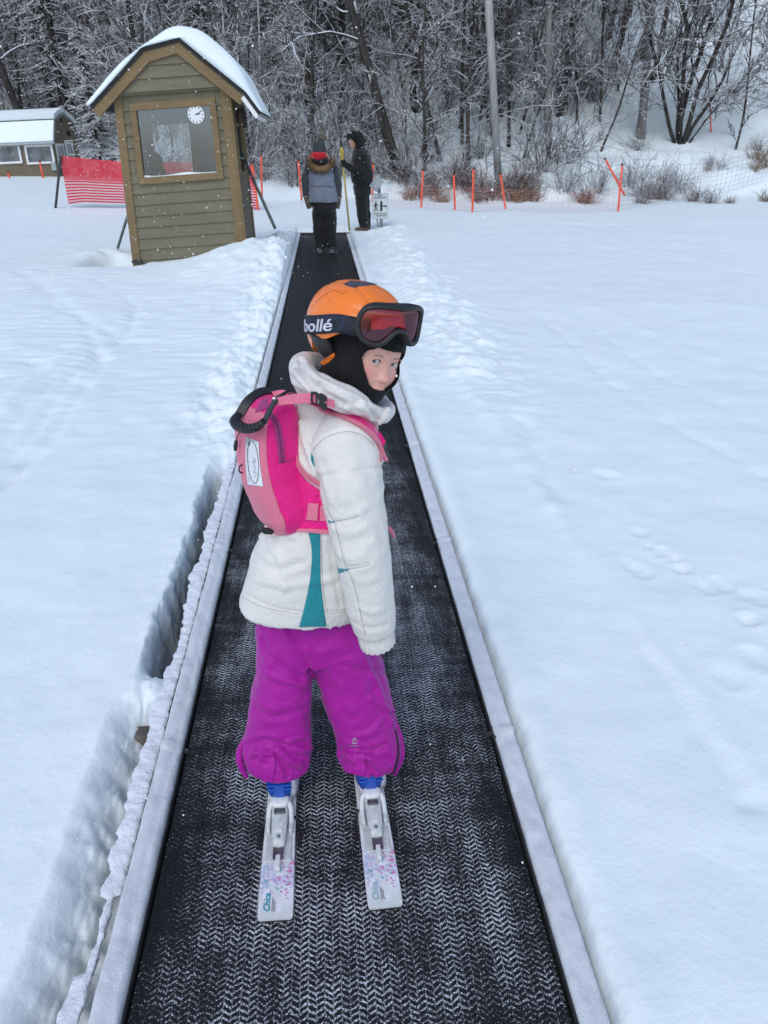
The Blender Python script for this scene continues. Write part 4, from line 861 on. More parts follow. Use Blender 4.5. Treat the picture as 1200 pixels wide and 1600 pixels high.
for z0, x0, x1 in ((0.885, -0.13, 0.13), (0.805, -0.38, 0.38), (0.185, -0.40, 0.42), (0.10, -0.28, 0.36)):
    x = x0
    while x < x1: w = R_.uniform(0.012, 0.035); tl.append(sp(bar(x, x+w, z0, z0+0.042))); x += w+0.012
add('lettering', join(*tl), simple('small_print', (0.05, 0.09, 0.13), 0.5), pl, smooth=False)
add('rim', xf(join(*[extrude([(a*1, b*1) for a, b in (q0, q1, q2, q3)], 0.003) for q0, q1, q2, q3 in [(o1, o2, i2, i1) for (o1, o2), (i1, i2) in zip(zip(rrect(Ws*.96, Hs*.97, .018, 5, 0, Hs*.015), rrect(Ws*.96, Hs*.97, .018, 5, 0, Hs*.015)[1:]+rrect(Ws*.96, Hs*.97, .018, 5, 0, Hs*.015)[:1]), zip(rrect(Ws*.93, Hs*.95, .016, 5, 0, Hs*.025), rrect(Ws*.93, Hs*.95, .016, 5, 0, Hs*.025)[1:]+rrect(Ws*.93, Hs*.95, .016, 5, 0, Hs*.025)[:1]))]]), SM @ Matrix.Translation((0, -0.004, 0))), simple('sign_rim', (0.20, 0.26, 0.26), 0.5), pl, smooth=False)
bc = at_y(588, 287, SY-0.02); bx = xf(box(-0.075, 0.075, -0.06, 0.06, -0.10, 0.10), Matrix.Translation(bc) @ Matrix.Rotation(math.radians(38), 4, 'Y')); cb = add('control_box', bx, M_GALV, sign, smooth=False, bevel=0.008)
add('box_lid', xf(box(-0.085, 0.085, -0.075, -0.062, -0.11, 0.11), Matrix.Translation(bc) @ Matrix.Rotation(math.radians(38), 4, 'Y')), M_GALV, cb, smooth=False, bevel=0.004)
# ------------------------------------------------------------------ people in the distance
def rows(Yc, L, n=28, e=2.2, caps=True):
    """horizontal rings from photo rows: (py, x left, x right, half depth[, y shift])"""
    out = []
    for r_ in L:
        py, xl, xr, hy = r_[:4]; y = Yc+(r_[4] if len(r_) > 4 else 0)
        a, b = at_y(xl, py, y), at_y(xr, py, y); out.append(sell((a+b)/2, (b-a)/2, (0, hy, 0), n, e))
    return loft(out, caps)
def limb(Yc, L, n=14, flat=1.0):
    """tube through photo points (px, py, radius in m[, y shift])"""
    P = np.array([at_y(p[0], p[1], Yc+(p[3] if len(p) > 3 else 0)) for p in L]); k = 6*(len(L)-1)+1
    return tube(spline(P, k), np.interp(np.linspace(0, 1, k), np.linspace(0, 1, len(L)), [p[2] for p in L]), n, True, flat)
def blob(px, py, y, r, n=20): return ellipsoid(at_y(px, py, y), r, n, n//2+4)
def rough(vf, amp, sc, o=3, seed=0.0):
    v, f = vf; return v+normals(vf)*(amp*fbm(v*sc+seed, o))[:, None], f
M_SKIN = simple('skin', (0.50, 0.27, 0.20), 0.5, 0.05, 20)
def c7(X, Y): return 450+X/7.5, 200+Y/7.5
M_JGREY = fabric('grey_jacket', (0.155, 0.175, 0.225), 0.8, 300); M_JDARK = fabric('dark_grey_sleeve', (0.040, 0.046, 0.056), 0.8, 300); M_BLK = fabric('black_cloth', (0.007, 0.007, 0.0085), 0.8, 300); M_REDC = fabric('red_cloth', (0.42, 0.008, 0.018), 0.8, 300)
M_FUR = simple('tan_fur', (0.23, 0.145, 0.075), 0.95, 0.4, 40, 0.8, 90, 0.02); M_KNIT = simple('grey_knit', (0.035, 0.042, 0.047), 0.95, 0.3, 60, 0.6, 120, 0.01); M_POM = simple('beige_pompom', (0.26, 0.21, 0.17), 0.95, 0.3, 60, 0.8, 90, 0.02); M_MITT = simple('olive_mitten', (0.075, 0.068, 0.045), 0.85, 0.2)
WY = 12.05
P7 = lambda L: [(*c7(p[0], p[1]), *p[2:]) for p in L]
def R7(L): return [(c7(0, p[0])[1], c7(p[1], 0)[0], c7(p[2], 0)[0], *p[3:]) for p in L]
wom = root('person', at_y(*c7(435, 1405), WY), 'person seen from behind in grey jacket with fur hood and bobble hat', 'person')
body = vox([limb(WY, P7([(375, 330, 0.05), (380, 450, 0.11), (400, 650, 0.13), (420, 870, 0.13)])), blob(*c7(366, 210), WY, (0.075, 0.09, 0.10)), limb(WY, P7([(270, 430, 0.05), (225, 620, 0.045), (220, 800, 0.035), (225, 900, 0.03)])), limb(WY, P7([(480, 430, 0.05), (555, 620, 0.045), (575, 800, 0.035), (590, 900, 0.03)])),
            limb(WY, P7([(360, 870, 0.085), (365, 1100, 0.06), (375, 1390, 0.045)])), limb(WY, P7([(480, 870, 0.085), (490, 1100, 0.06), (520, 1390, 0.045)]))], 0.02)
add('body', body, M_SKIN, wom)
jk = rough(vox([rows(WY, R7([(395, 285, 470, 0.05), (420, 235, 520, 0.10), (480, 228, 535, 0.125), (600, 235, 550, 0.14), (720, 240, 570, 0.145), (840, 238, 588, 0.15), (872, 240, 590, 0.15)]), e=2.6)], 0.013), 0.010, 9)
jo = add('jacket', jk, M_JGREY, wom)
T = bvh(jk)
add('seam', join(line_on(T, [c7(250, 675), c7(330, 682), c7(430, 684), c7(560, 690)], 0.004), line_on(T, [c7(262, 500), c7(300, 540), c7(420, 552), c7(530, 520)], 0.003)), M_JDARK, jo)
for s, P in ((-1, [(255, 430, 0.066), (222, 540, 0.068), (207, 650, 0.062), (212, 790, 0.052)]), (1, [(515, 430, 0.066), (553, 540, 0.068), (583, 650, 0.062), (592, 800, 0.052)])):
    so = add('sleeve', rough(limb(WY, P7(P), 18), 0.010, 12), M_JDARK, wom)
    e = P[-1]; add('cuff', limb(WY, P7([(e[0]+4*s, e[1]-8, 0.048), (e[0]+8*s, e[1]+25, 0.046)]), 16), M_POM, so)
    hx = e[0]+(22 if s < 0 else -6)
    mt = vox([limb(WY, P7([(e[0]+6*s, e[1]+15, 0.042), (hx, 880, 0.052), (hx+(14 if s < 0 else -8), 945, 0.040)]), 14, 0.8), limb(WY-0.02, P7([(hx-24*s*0.6, 850, 0.020), (hx-34*s, 900, 0.018), (hx-36*s, 930, 0.013)]), 10)], 0.008); add('mitten', mt, M_MITT, wom)
pants = rough(vox([rows(WY, R7([(850, 262, 562, 0.14), (930, 285, 568, 0.14), (1010, 290, 562, 0.135)])), limb(WY, P7([(362, 980, 0.108), (365, 1120, 0.095), (372, 1260, 0.090), (382, 1400, 0.094)]), 20), limb(WY, P7([(490, 980, 0.108), (494, 1120, 0.095), (505, 1260, 0.090), (518, 1395, 0.094)]), 20)], 0.013), 0.012, 8)
add('pants', pants, M_BLK, wom)
add('boot', ellipsoid(at_y(*c7(378, 1404), WY), (0.055, 0.14, 0.05)), M_BLACK, wom); add('boot', ellipsoid(at_y(*c7(515, 1400), WY), (0.055, 0.14, 0.05)), M_BLACK, wom)
hat = add('bobble_hat', rough(rows(WY, R7([(285, 300, 435, 0.095), (262, 292, 440, 0.105), (225, 293, 438, 0.105), (180, 300, 433, 0.10), (145, 318, 415, 0.075), (128, 345, 392, 0.035)]), e=2.1), 0.006, 40), M_KNIT, wom)
def fluffy(c, r, n, L, seed, m, name, parent):
    R = np.random.RandomState(seed); parts = [ellipsoid(c, (r*0.8,)*3, 14, 10)]
    for i in range(n): d = R.normal(size=3); d /= np.linalg.norm(d); parts.append(tube([np.array(c)+d*r*0.7, np.array(c)+d*(r+L*R.rand())], [0.006, 0.001], 3))
    add(name, join(*parts), m, parent)
fluffy(at_y(*c7(392, 100), WY), 0.047, 220, 0.02, 3, M_POM, 'pompom', hat)
add('hat_rim', rough(rows(WY, R7([(300, 305, 440, 0.10), (282, 296, 444, 0.112), (252, 292, 444, 0.112), (240, 296, 440, 0.10)]), e=2.1), 0.006, 50), M_KNIT, hat)
add('scarf', rough(vox([rows(WY-0.05, R7([(395, 285, 440, 0.09), (350, 252, 466, 0.13), (310, 258, 458, 0.13), (280, 290, 440, 0.09)]))], 0.01), 0.012, 14), M_REDC, wom)
add('hood_lining', rough(limb(WY-0.15, P7([(290, 372, 0.03), (350, 398, 0.036), (420, 392, 0.036), (462, 362, 0.03)]), 12), 0.008, 20), M_BLK, wom)
R = np.random.RandomState(4); fp = spline(np.array([at_y(*c7(*p), WY-0.135) for p in [(243, 352), (262, 420), (320, 470), (380, 482), (440, 470), (500, 430), (522, 365)]]), 40)
fr = [tube(fp, 0.048*np.sin(np.linspace(0.45, math.pi-0.45, 40)), 12)]
for i in range(1500): k = R.randint(1, 39); d = R.normal(size=3); d /= np.linalg.norm(d); q = fp[k]+d*0.035; fr.append(tube([q, q+d*R.uniform(0.015, 0.04)+(0, 0, -0.008)], [0.005, 0.001], 3))
add('fur_trim', join(*fr), M_FUR, wom)
for s in (-1, 1):
    c = at_y(*c7(440+68*s, 1418), WY); sk = root('ski', c-(0, 0, 0.0), 'dark ski under the %s foot of the person in the bobble hat' % ('left' if s < 0 else 'right'), 'ski', 'skis under the person in the bobble hat')
    yv = np.linspace(-0.45, 0.7, 20); add('ski_body', loft([[(c[0]-0.035, c[1]+y, c[2]+0.0+max(0, y-0.55)**2*3), (c[0]+0.035, c[1]+y, c[2]+max(0, y-0.55)**2*3), (c[0]+0.035, c[1]+y, c[2]+0.012+max(0, y-0.55)**2*3), (c[0]-0.035, c[1]+y, c[2]+0.012+max(0, y-0.55)**2*3)] for y in yv]), simple('grey_ski', (0.12, 0.13, 0.14), 0.35), sk, smooth=False); add('binding', box(c[0]-0.028, c[0]+0.028, c[1]-0.12, c[1]+0.1, c[2]+0.013, c[2]+0.03), M_BLACK, sk, smooth=False)
# man in black, side on
MY = ground_hit(566, 361, 12)[1]+0.05
man = root('person', at_y(*c7(868, 1205), MY), 'person in black hooded parka standing beside the carpet with a yellow broom', 'person')
hand = P7([(745, 445, 0.040), (690, 425, 0.036), (660, 418, 0.040)])
body = vox([limb(MY, P7([(790, 230, 0.06), (850, 330, 0.12), (865, 500, 0.13), (865, 640, 0.13)])), blob(*c7(775, 168), MY, (0.085, 0.075, 0.115)), limb(MY, P7([(742, 178, 0.022), (733, 182, 0.016)])), limb(MY-0.12, P7([(870, 300, 0.055), (800, 470, 0.05)])+hand), limb(MY, P7([(850, 640, 0.09), (870, 900, 0.07), (885, 1160, 0.05)])), limb(MY+0.12, P7([(880, 640, 0.09), (890, 900, 0.07), (900, 1160, 0.05)]))], 0.018)
add('body', body, M_SKIN, man)
parka = rough(vox([rows(MY, R7([(232, 790, 890, 0.12), (270, 765, 940, 0.20), (340, 745, 970, 0.225), (450, 738, 988, 0.23), (560, 738, 1005, 0.225), (640, 745, 985, 0.21)]), e=2.3), limb(MY-0.17, P7([(885, 300, 0.085), (870, 420, 0.085), (800, 500, 0.078), (735, 470, 0.065), (690, 432, 0.055)]), 18), limb(MY+0.2, P7([(885, 300, 0.085), (890, 480, 0.08), (880, 620, 0.065)]), 16)], 0.014), 0.012, 8)
po = add('parka', parka, M_BLK, man)
hood = vox([rows(MY, R7([(240, 765, 890, 0.12), (200, 788, 888, 0.135), (150, 762, 888, 0.14), (110, 710, 882, 0.135), (80, 705, 868, 0.12), (58, 735, 845, 0.08), (48, 770, 820, 0.03)])), limb(MY, P7([(700, 118, 0.028), (735, 100, 0.03), (780, 90, 0.03)]))], 0.012)
R = np.random.RandomState(6); hv, hf = hood; fz = [hood]
for i in range(900): k = R.randint(len(hv)); q = hv[k]; d = q-hv.mean(0); d /= np.linalg.norm(d); d = d+R.normal(size=3)*0.4; fz.append(tube([q, q+d*R.uniform(0.01, 0.03)], [0.006, 0.001], 3))
add('hood', join(*fz), M_BLK, po)
add('trousers', rough(vox([rows(MY, R7([(610, 752, 975, 0.19), (700, 768, 975, 0.19), (780, 772, 972, 0.185)])), limb(MY-0.08, P7([(860, 740, 0.125), (868, 900, 0.108), (880, 1050, 0.098), (892, 1165, 0.09)]), 18), limb(MY+0.09, P7([(880, 740, 0.125), (890, 900, 0.11), (905, 1050, 0.10), (915, 1155, 0.09)]), 18)], 0.014), 0.014, 7), M_BLK, man)
M_BOOT = simple('brown_boot', (0.085, 0.058, 0.028), 0.7, 0.3)
for dy, xo in ((-0.09, 0), (0.10, 18)):
    a = at_y(*c7(905+xo, 1185), MY+dy); add('boot', vox([ellipsoid(a+(0, 0, 0.03), (0.07, 0.055, 0.08)), ellipsoid(a+(-0.08, 0, -0.005), (0.12, 0.052, 0.045))], 0.008), M_BOOT, man)
gl = [limb(MY-0.2, P7([(700, 435, 0.040), (672, 424, 0.042), (655, 418, 0.036)]), 12)]
bp0, bp1 = at_y(*c7(624, 222), MY-0.20), at_y(*c7(722, 1205), MY-0.20)
hp = at_y(*c7(645, 415), MY-0.20)
for k, (dz, L) in enumerate(((0.045, 0.95), (0.017, 1.05), (-0.012, 1.0), (-0.038, 0.8))):
    a = hp+(0.045, -0.008, dz); gl.append(tube(spline(np.array([a, hp+(0.01, -0.034*L, dz), hp+(-0.028, -0.022*L, dz-0.003), hp+(-0.03*L, 0.016, dz-0.004)]), 12), np.linspace(0.014, 0.011, 12), 8))
gl.append(tube(spline(np.array([hp+(0.045, 0.01, 0.02), hp+(0.02, 0.034, 0.05), hp+(-0.02, 0.03, 0.055)]), 9), np.linspace(0.016, 0.012, 9), 8))
add('glove', vox(gl, 0.006, 2), M_BLK, man)
br = root('broom', bp1, 'long yellow handled broom with a black tip held upright by the person in black', 'broom')
M_YEL = simple('yellow_handle', (0.40, 0.30, 0.06), 0.6, 0.15)
dd = (bp1-bp0); add('handle', tube([bp0+dd*0.14, bp1], [0.017, 0.017], 10), M_YEL, br)
add('brush_head', rough(tube([bp0+dd*t for t in (0.0, 0.03, 0.09, 0.15, 0.17)], [0.02, 0.036, 0.038, 0.032, 0.018], 14), 0.004, 60), M_YEL, br); add('broom_tip', tube([bp0-dd*0.075, bp0+dd*0.01], [0.014, 0.018], 8), M_BLACK, br)
# attendant sitting inside the booth
AY = BOOTH_Y+0.75; ac = at_y(248, 276, AY)
att = root('person', ac-(0, 0, 0.45), 'person in dark clothes sitting inside the booth, seen through its window', 'person')
ab = vox([ellipsoid(ac+(-0.02, 0, 0.18), (0.085, 0.10, 0.115)), tube([ac+(0, 0, 0.08), ac+(0, 0, -0.05)], 0.05, 10), ellipsoid(ac+(0.0, 0.02, -0.2), (0.18, 0.13, 0.25)), tube(spline(np.array([ac+(0.12, 0, -0.08), ac+(0.22, -0.12, -0.12), ac+(0.36, -0.18, -0.16)]), 9), np.linspace(0.07, 0.04, 9), 10), tube(spline(np.array([ac+(-0.14, 0, -0.08), ac+(-0.2, -0.15, -0.2), ac+(0.05, -0.25, -0.2)]), 9), np.linspace(0.07, 0.04, 9), 10), tube(spline(np.array([ac+(0.06, 0, -0.42), ac+(0.1, -0.35, -0.42), ac+(0.1, -0.38, -0.8)]), 9), 0.075, 10), tube(spline(np.array([ac+(-0.08, 0, -0.42), ac+(-0.08, -0.35, -0.42), ac+(-0.08, -0.38, -0.8)]), 9), 0.075, 10)], 0.018)
add('body', ab, M_SKIN, att)
aj = vox([ellipsoid(ac+(0.0, 0.02, -0.2), (0.20, 0.15, 0.27)), tube(spline(np.array([ac+(0.12, 0, -0.06), ac+(0.22, -0.12, -0.10), ac+(0.34, -0.18, -0.13)]), 9), np.linspace(0.085, 0.06, 9), 10), tube(spline(np.array([ac+(-0.14, 0, -0.06), ac+(-0.2, -0.15, -0.18), ac+(0.03, -0.25, -0.18)]), 9), np.linspace(0.085, 0.06, 9), 10)], 0.014)
add('jacket', aj, M_BLK, att); add('hood', vox([ellipsoid(ac+(-0.02, -0.02, 0.18), (0.11, 0.125, 0.14)), ellipsoid(ac+(-0.01, 0.03, 0.05), (0.12, 0.10, 0.09))], 0.012), M_BLK, att)
# ------------------------------------------------------------------ the child on the carpet
M_JKT = fabric('white_nylon', (0.68, 0.655, 0.62), 0.5, 1200, 16, 0.08, 0.03, 0.16); M_JKT2 = fabric('shiny_white_nylon', (0.68, 0.65, 0.63), 0.36, 1200, 22, 0.1, 0.04)
M_TEAL = fabric('teal_nylon', (0.012, 0.22, 0.26), 0.6); M_SEAM = simple('grey_stitching', (0.36, 0.35, 0.34), 0.8)
M_PUR = fabric('purple_nylon', (0.350, 0.003, 0.275), 0.55, 1200, 12, 0.12, 0.05); M_PURD = fabric('purple_flap', (0.37, 0.004, 0.29), 0.5, 1200, 12, 0.12); M_SLIT = simple('dark_purple', (0.03, 0.002, 0.03), 0.8)
M_HOT = fabric('hot_pink_nylon', (0.72, 0.006, 0.20), 0.6, 1000, 12, 0.15); M_LP = fabric('light_pink_nylon', (0.66, 0.165, 0.25), 0.65, 1000, 12, 0.15); M_ZIP = fabric('mauve_zip_tape', (0.33, 0.035, 0.17), 0.7, 1000)
M_BLKM = simple('matt_black', (0.012, 0.012, 0.014), 0.5, 0.2, 40); M_BAL = fabric('black_fleece', (0.0045, 0.0045, 0.0055), 0.9, 700, 20, 0.05)
PR = at_z(505, 1300, 0.0)
kid = root('person', (PR[0], 1.40, 0.03), 'child in orange helmet, white jacket and purple ski trousers riding the carpet and looking back', 'person')
YT = 1.47
def crease(vf, items, T=None):
    v, f = np.array(vf[0]), vf[1]; T = T or bvh(vf); N = normals((v, f)); d_ = np.zeros(len(v))
    for P, amp, w in items:
        Q = [hit(T, *p) for p in spline(np.array(P, float), 22)]; Q = np.array([h[0] for h in Q if h])
        if len(Q) < 2: continue
        D = np.full(len(v), 1e9)
        for q0, q1 in zip(Q, Q[1:]):
            s = q1-q0; t = np.clip(((v-q0) @ s)/(s @ s+1e-12), 0, 1); D = np.minimum(D, np.linalg.norm(v-q0-t[:, None]*s, axis=1))
        tp = np.exp(-(D/w)**2); d_ += amp*tp-0.35*amp*np.exp(-((D-2*w)/w)**2)
    return v+N*d_[:, None], f
# jacket: trunk and two sleeves
trunk = rows(YT, [(616, 488, 566, .035), (628, 470, 576, .06), (640, 456, 586, .09), (665, 447, 590, .105), (700, 443, 592, .114), (750, 442, 592, .120), (800, 430, 592, .120), (835, 406, 590, .115), (870, 393, 588, .111), (905, 383, 586, .108), (930, 376, 582, .105), (942, 373, 580, .103), (948, 376, 577, .100), (942, 386, 570, .094), (900, 400, 570, .090)], 44, 2.3)
jk = ev_mesh(trunk, ('REMESH', dict(mode='VOXEL', voxel_size=0.0055)), ('SMOOTH', dict(factor=0.5, iterations=4)))
jk = rough(jk, 0.0028, 11, 2); jk = rough(jk, 0.0008, 40, 2, 3.0)
jk = crease(jk, [([(400, 835), (425, 842), (460, 838)], 0.0044, 0.0060), ([(420, 850), (440, 880), (445, 920)], 0.0033, 0.0090), ([(395, 870), (430, 890), (470, 880)], -0.0033, 0.0090), ([(385, 930), (430, 950), (480, 957), (540, 955)], -0.0028, 0.0037), ([(470, 660), (478, 690), (492, 740)], 0.0066, 0.0075), ([(476, 680), (490, 700), (500, 730)], -0.0055, 0.0053), ([(468, 720), (480, 738), (495, 752)], 0.0055, 0.0053), ([(515, 840), (520, 890), (532, 950)], -0.0033, 0.0037), ([(400, 905), (450, 915), (520, 905)], 0.0028, 0.0090)])
jko = add('jacket', jk, M_JKT, kid)
SP = [(528, 662, .052, -.04), (538, 690, .073, -.075), (546, 730, .0735, -.095), (551, 775, .0695, -.11), (560, 828, .0655, -.12), (570, 880, .0625, -.125), (578, 935, .059, -.12), (584, 973, .0535, -.115), (586, 984, .050, -.115)]
sl_ = ev_mesh(limb(YT, SP, 40, 0.92), ('REMESH', dict(mode='VOXEL', voxel_size=0.0045)), ('SMOOTH', dict(factor=0.5, iterations=5)))
sl_ = rough(sl_, 0.0022, 12, 2, 9.0); sl_ = rough(sl_, 0.0006, 45, 2, 5.0)
sl_ = crease(sl_, [([(515, 818), (540, 813), (560, 808)], -0.0021, .004), ([(522, 826), (545, 832), (570, 824)], 0.0021, .009), ([(530, 850), (555, 848), (575, 838)], -0.0014, .009), ([(530, 868), (550, 873), (570, 866)], 0.0021, .009), ([(541, 888), (560, 886), (578, 882)], -0.0021, .004), ([(548, 900), (570, 908), (590, 902)], 0.0014, .009), ([(560, 948), (580, 956), (600, 952)], 0.0017, .008), ([(505, 762), (513, 800), (523, 820), (532, 855), (541, 888), (551, 908), (559, 938), (566, 972)], -0.0021, .004), ([(515, 715), (530, 745), (535, 780)], 0.0021, .012), ([(565, 700), (578, 740), (585, 790)], -0.0021, .014), ([(488, 704), (505, 686), (535, 675), (562, 678), (585, 695)], -0.0021, .004), ([(556, 975), (580, 982), (605, 976)], -0.0021, .007), ([(600, 760), (588, 785), (560, 800)], 0.0021, .010), ([(502, 735), (509, 760), (518, 785)], 0.0021, .008), ([(575, 800), (590, 820), (600, 850)], -0.0021, .010), ([(545, 745), (560, 765), (585, 775)], 0.0014, .010)])
slo = add('sleeve', sl_, M_JKT, kid)
cuff = limb(YT, [(583, 970, .040, -.115), (586, 984, .0425, -.115), (588.5, 996, .043, -.115), (590.5, 1005, .0415, -.115), (591, 1007, .036, -.115)], 48, 0.95); cv, cf = cuff; ctr = cv.mean(0); an = np.arctan2(cv[:, 1]-ctr[1], cv[:, 0]-ctr[0]); rr = cv-ctr; cv = cv+rr*(0.045*np.sin(an*19))[:, None]
add('cuff', (cv, cf), M_JKT, slo)
sl2 = rough(limb(YT, [(545, 650, .055, .07), (548, 690, .066, .12), (545, 760, .064, .14), (548, 830, .060, .15), (552, 900, .054, .15), (556, 950, .046, .14)], 32), 0.004, 14)
add('sleeve', sl2, M_JKT, kid)
TJ, TS, TJS = bvh(jk), bvh(sl_), bvh(jk, sl_)
add('teal_panel', band(TJ, [(481, 828), (487, 860), (485, 900), (478, 938), (467.5, 980)], [(500, 828), (500.5, 870), (501, 908), (505, 944), (510, 979)], 40, 8, 0.0026, 0.004), M_TEAL, jko)
add('teal_panel', band(TJ, [(494, 696), (486.5, 708), (487, 722), (497, 737)], [(496, 697), (494, 709), (497, 721), (500, 737)], 16, 4, 0.0012, 0.003), M_TEAL, jko)
add('teal_panel', band(TS, [(527, 886.5), (535, 888.5), (546, 889)], [(529, 896), (537, 894), (546, 890)], 12, 4, 0.001, 0.003), M_TEAL, slo)
add('teal_panel', band(TS, [(512, 812), (517, 814.5), (524, 814.5)], [(514, 818), (518, 817.5), (524, 815.2)], 12, 4, 0.001, 0.003), M_TEAL, slo)
for P in ([(505, 762), (513, 800), (523, 820), (532, 855), (541, 888), (551, 908), (559, 938), (566, 972), (571, 992)], [(516, 816), (538, 812), (560, 807)], [(541, 889), (560, 887), (579, 882)], [(488, 704), (505, 686), (535, 675), (562, 678), (585, 695)]): add('seam', line_on(TS, P, 0.0008, 50, 0.0), M_SEAM, slo)
for P in ([(375, 931), (410, 948), (450, 957), (472, 959)], [(511, 960), (525, 958), (540, 956)], [(502, 835), (503, 870), (504, 908), (508, 940), (512, 958)]): add('seam', line_on(TJ, P, 0.0007, 50, 0.0), M_SEAM, jko)
# hood bunched round the neck
hp = [(474, 582, .024, -.01), (484, 596, .024, -.07), (507, 606, .023, -.10), (543, 622, .0215, -.105), (576, 641, .0195, -.085), (598, 648, .018, -.035), (600, 636, .020, .04), (570, 610, .026, .09), (520, 582, .030, .10), (486, 570, .027, .06), (472, 574, .026, .02)]
HPt = np.array([at_y(p[0], p[1], YT+p[3]) for p in hp]); HC = HPt.mean(0)
Hs_ = spline(np.vstack([HPt, HPt[:2]]), 90)[:82]; rr = np.interp(np.linspace(0, 11, 82), np.arange(12), [p[2] for p in hp]+[hp[0][2]])
tip = limb(YT, [(478, 600, .022, -.055), (473, 580, .021, -.03), (471, 568, .016, -.01), (476, 560, .011, 0)], 20)
hd = vox([tube(Hs_, rr, 20), tube([Hs_[0], Hs_[-1]], rr[0], 20), tip, limb(YT, [(470, 605, .016, -.05), (500, 617, .017, -.08), (530, 628, .017, -.09), (565, 645, .016, -.07)], 16), limb(YT, [(585, 655, .016, -.07), (603, 645, .012, -.055), (608, 636, .007, -.05)], 14)], 0.004, 3)
hd = rough(hd, 0.0045, 15, 2, 2.0)
hd = crease(hd, [([(470, 562), (475, 585), (500, 612), (540, 632)], -.007, .006), ([(462, 580), (480, 605), (515, 624)], .006, .006), ([(480, 575), (505, 598), (545, 618), (585, 640)], .005, .006), ([(500, 600), (530, 612), (560, 628)], -.005, .005), ([(560, 636), (572, 642), (580, 655)], .005, .005), ([(575, 632), (585, 646), (592, 660)], -.005, .004), ([(455, 590), (470, 600), (485, 616)], -.005, .005)])
add('hood', hd, M_JKT2, jko)
add('collar_flap', limb(YT, [(590, 662, .006, -.075), (600, 650, .010, -.07), (607, 638, .007, -.06)], 14), M_JKT2, jko)

# ski trousers
lg1 = [(950, 402, 500, .066, .01), (1000, 401, 494, .080), (1050, 399, 489, .074, -.02), (1100, 392, 487, .070, -.04), (1140, 384, 487, .068, -.06), (1168, 378, 490, .068, -.075), (1186, 381, 487, .064, -.085), (1196, 386, 482, .058, -.09)]
lg2 = [(950, 470, 562, .062, .01), (1000, 480, 590, .082), (1050, 492, 601, .078, -.01), (1100, 507, 614, .072, -.03), (1140, 522, 622, .068, -.05), (1165, 528, 627, .068, -.065), (1180, 529, 626, .064, -.075), (1189, 533, 620, .058, -.08)]
pt = vox([rows(YT-.005, [(905, 412, 552, .060), (945, 406, 560, .066), (985, 402, 586, .080), (1020, 405, 588, .076)], 36, 2.3), rows(YT, lg1, 36, 2.3), rows(YT, lg2, 36, 2.3)], 0.0055, 5)
pt = rough(pt, 0.005, 9, 3, 4.0); pt = rough(pt, 0.002, 30, 2, 1.0)
pt = crease(pt, [([(412, 1000), (425, 1030), (470, 1060)], -0.0054, 0.0080), ([(450, 985), (470, 1020), (485, 1050)], -0.0081, 0.0064), ([(410, 1050), (440, 1062), (480, 1070)], 0.0054, 0.0080), ([(400, 1110), (430, 1120), (475, 1108)], -0.0041, 0.0096), ([(385, 1165), (415, 1158), (450, 1165), (480, 1160)], -0.0081, 0.0072), ([(392, 1180), (405, 1176), (412, 1186)], 0.0095, 0.0064), ([(440, 1175), (455, 1190), (470, 1195)], 0.0095, 0.0080), ([(450, 1160), (470, 1172), (486, 1168)], 0.0068, 0.0064), ([(430, 1180), (445, 1200), (450, 1215)], -0.0081, 0.0048),
               ([(560, 1010), (585, 1060), (612, 1130)], 0.0054, 0.0080), ([(505, 1020), (530, 1070), (550, 1110)], 0.0041, 0.0112), ([(530, 1175), (550, 1170), (575, 1176), (600, 1165)], -0.0081, 0.0072), ([(575, 1180), (590, 1195), (605, 1200)], 0.0095, 0.0080), ([(600, 1120), (580, 1145), (555, 1150)], 0.0041, 0.0080), ([(534, 1190), (545, 1182), (552, 1190)], 0.0081, 0.0064), ([(572, 1190), (580, 1205), (582, 1215)], -0.0081, 0.0048), ([(615, 1110), (600, 1105), (580, 1090)], 0.0054, 0.0064), ([(540, 1040), (570, 1048), (600, 1050)], -0.0041, 0.0080)])
pto = add('ski_trousers', pt, M_PUR, kid); TP = bvh(pt)
add('hem_tab', band(TP, [(409, 1183), (408.5, 1203), (410, 1222)], [(430.5, 1183), (430, 1203), (426, 1222)], 14, 6, 0.004, 0.005), M_PURD, pto)
add('hem_tab', band(TP, [(551, 1177), (550.5, 1195), (553, 1211)], [(572, 1176), (572, 1195), (571, 1211)], 14, 6, 0.004, 0.005), M_PURD, pto)
add('side_slit', band(TP, [(616.5, 1140), (620, 1160), (620, 1182), (613, 1208)], [(619.5, 1140), (623, 1160), (624, 1182), (617, 1210)], 20, 3, 0.0015, 0.003), M_SLIT, pto)
add('side_flap', limb(YT, [(618, 1128, .005, -.05), (625, 1155, .009, -.06), (626.5, 1180, .010, -.075), (621, 1198, .008, -.085), (616, 1211, .005, -.09)], 12), M_PUR, pto); add('side_flap', limb(YT, [(384, 1150, .005, -.07), (375, 1172, .009, -.08), (375, 1190, .010, -.09), (380, 1204, .008, -.095), (386, 1215, .005, -.10)], 12), M_PUR, pto)
for P in ([(487, 1052), (470, 1010), (462, 980)], [(604, 1035), (612, 1075), (618, 1120)]): add('seam', line_on(TP, P, 0.0008, 30, 0.0), M_PURD, pto)
M_LOGO = simple('grey_print', (0.42, 0.33, 0.43), 0.7)
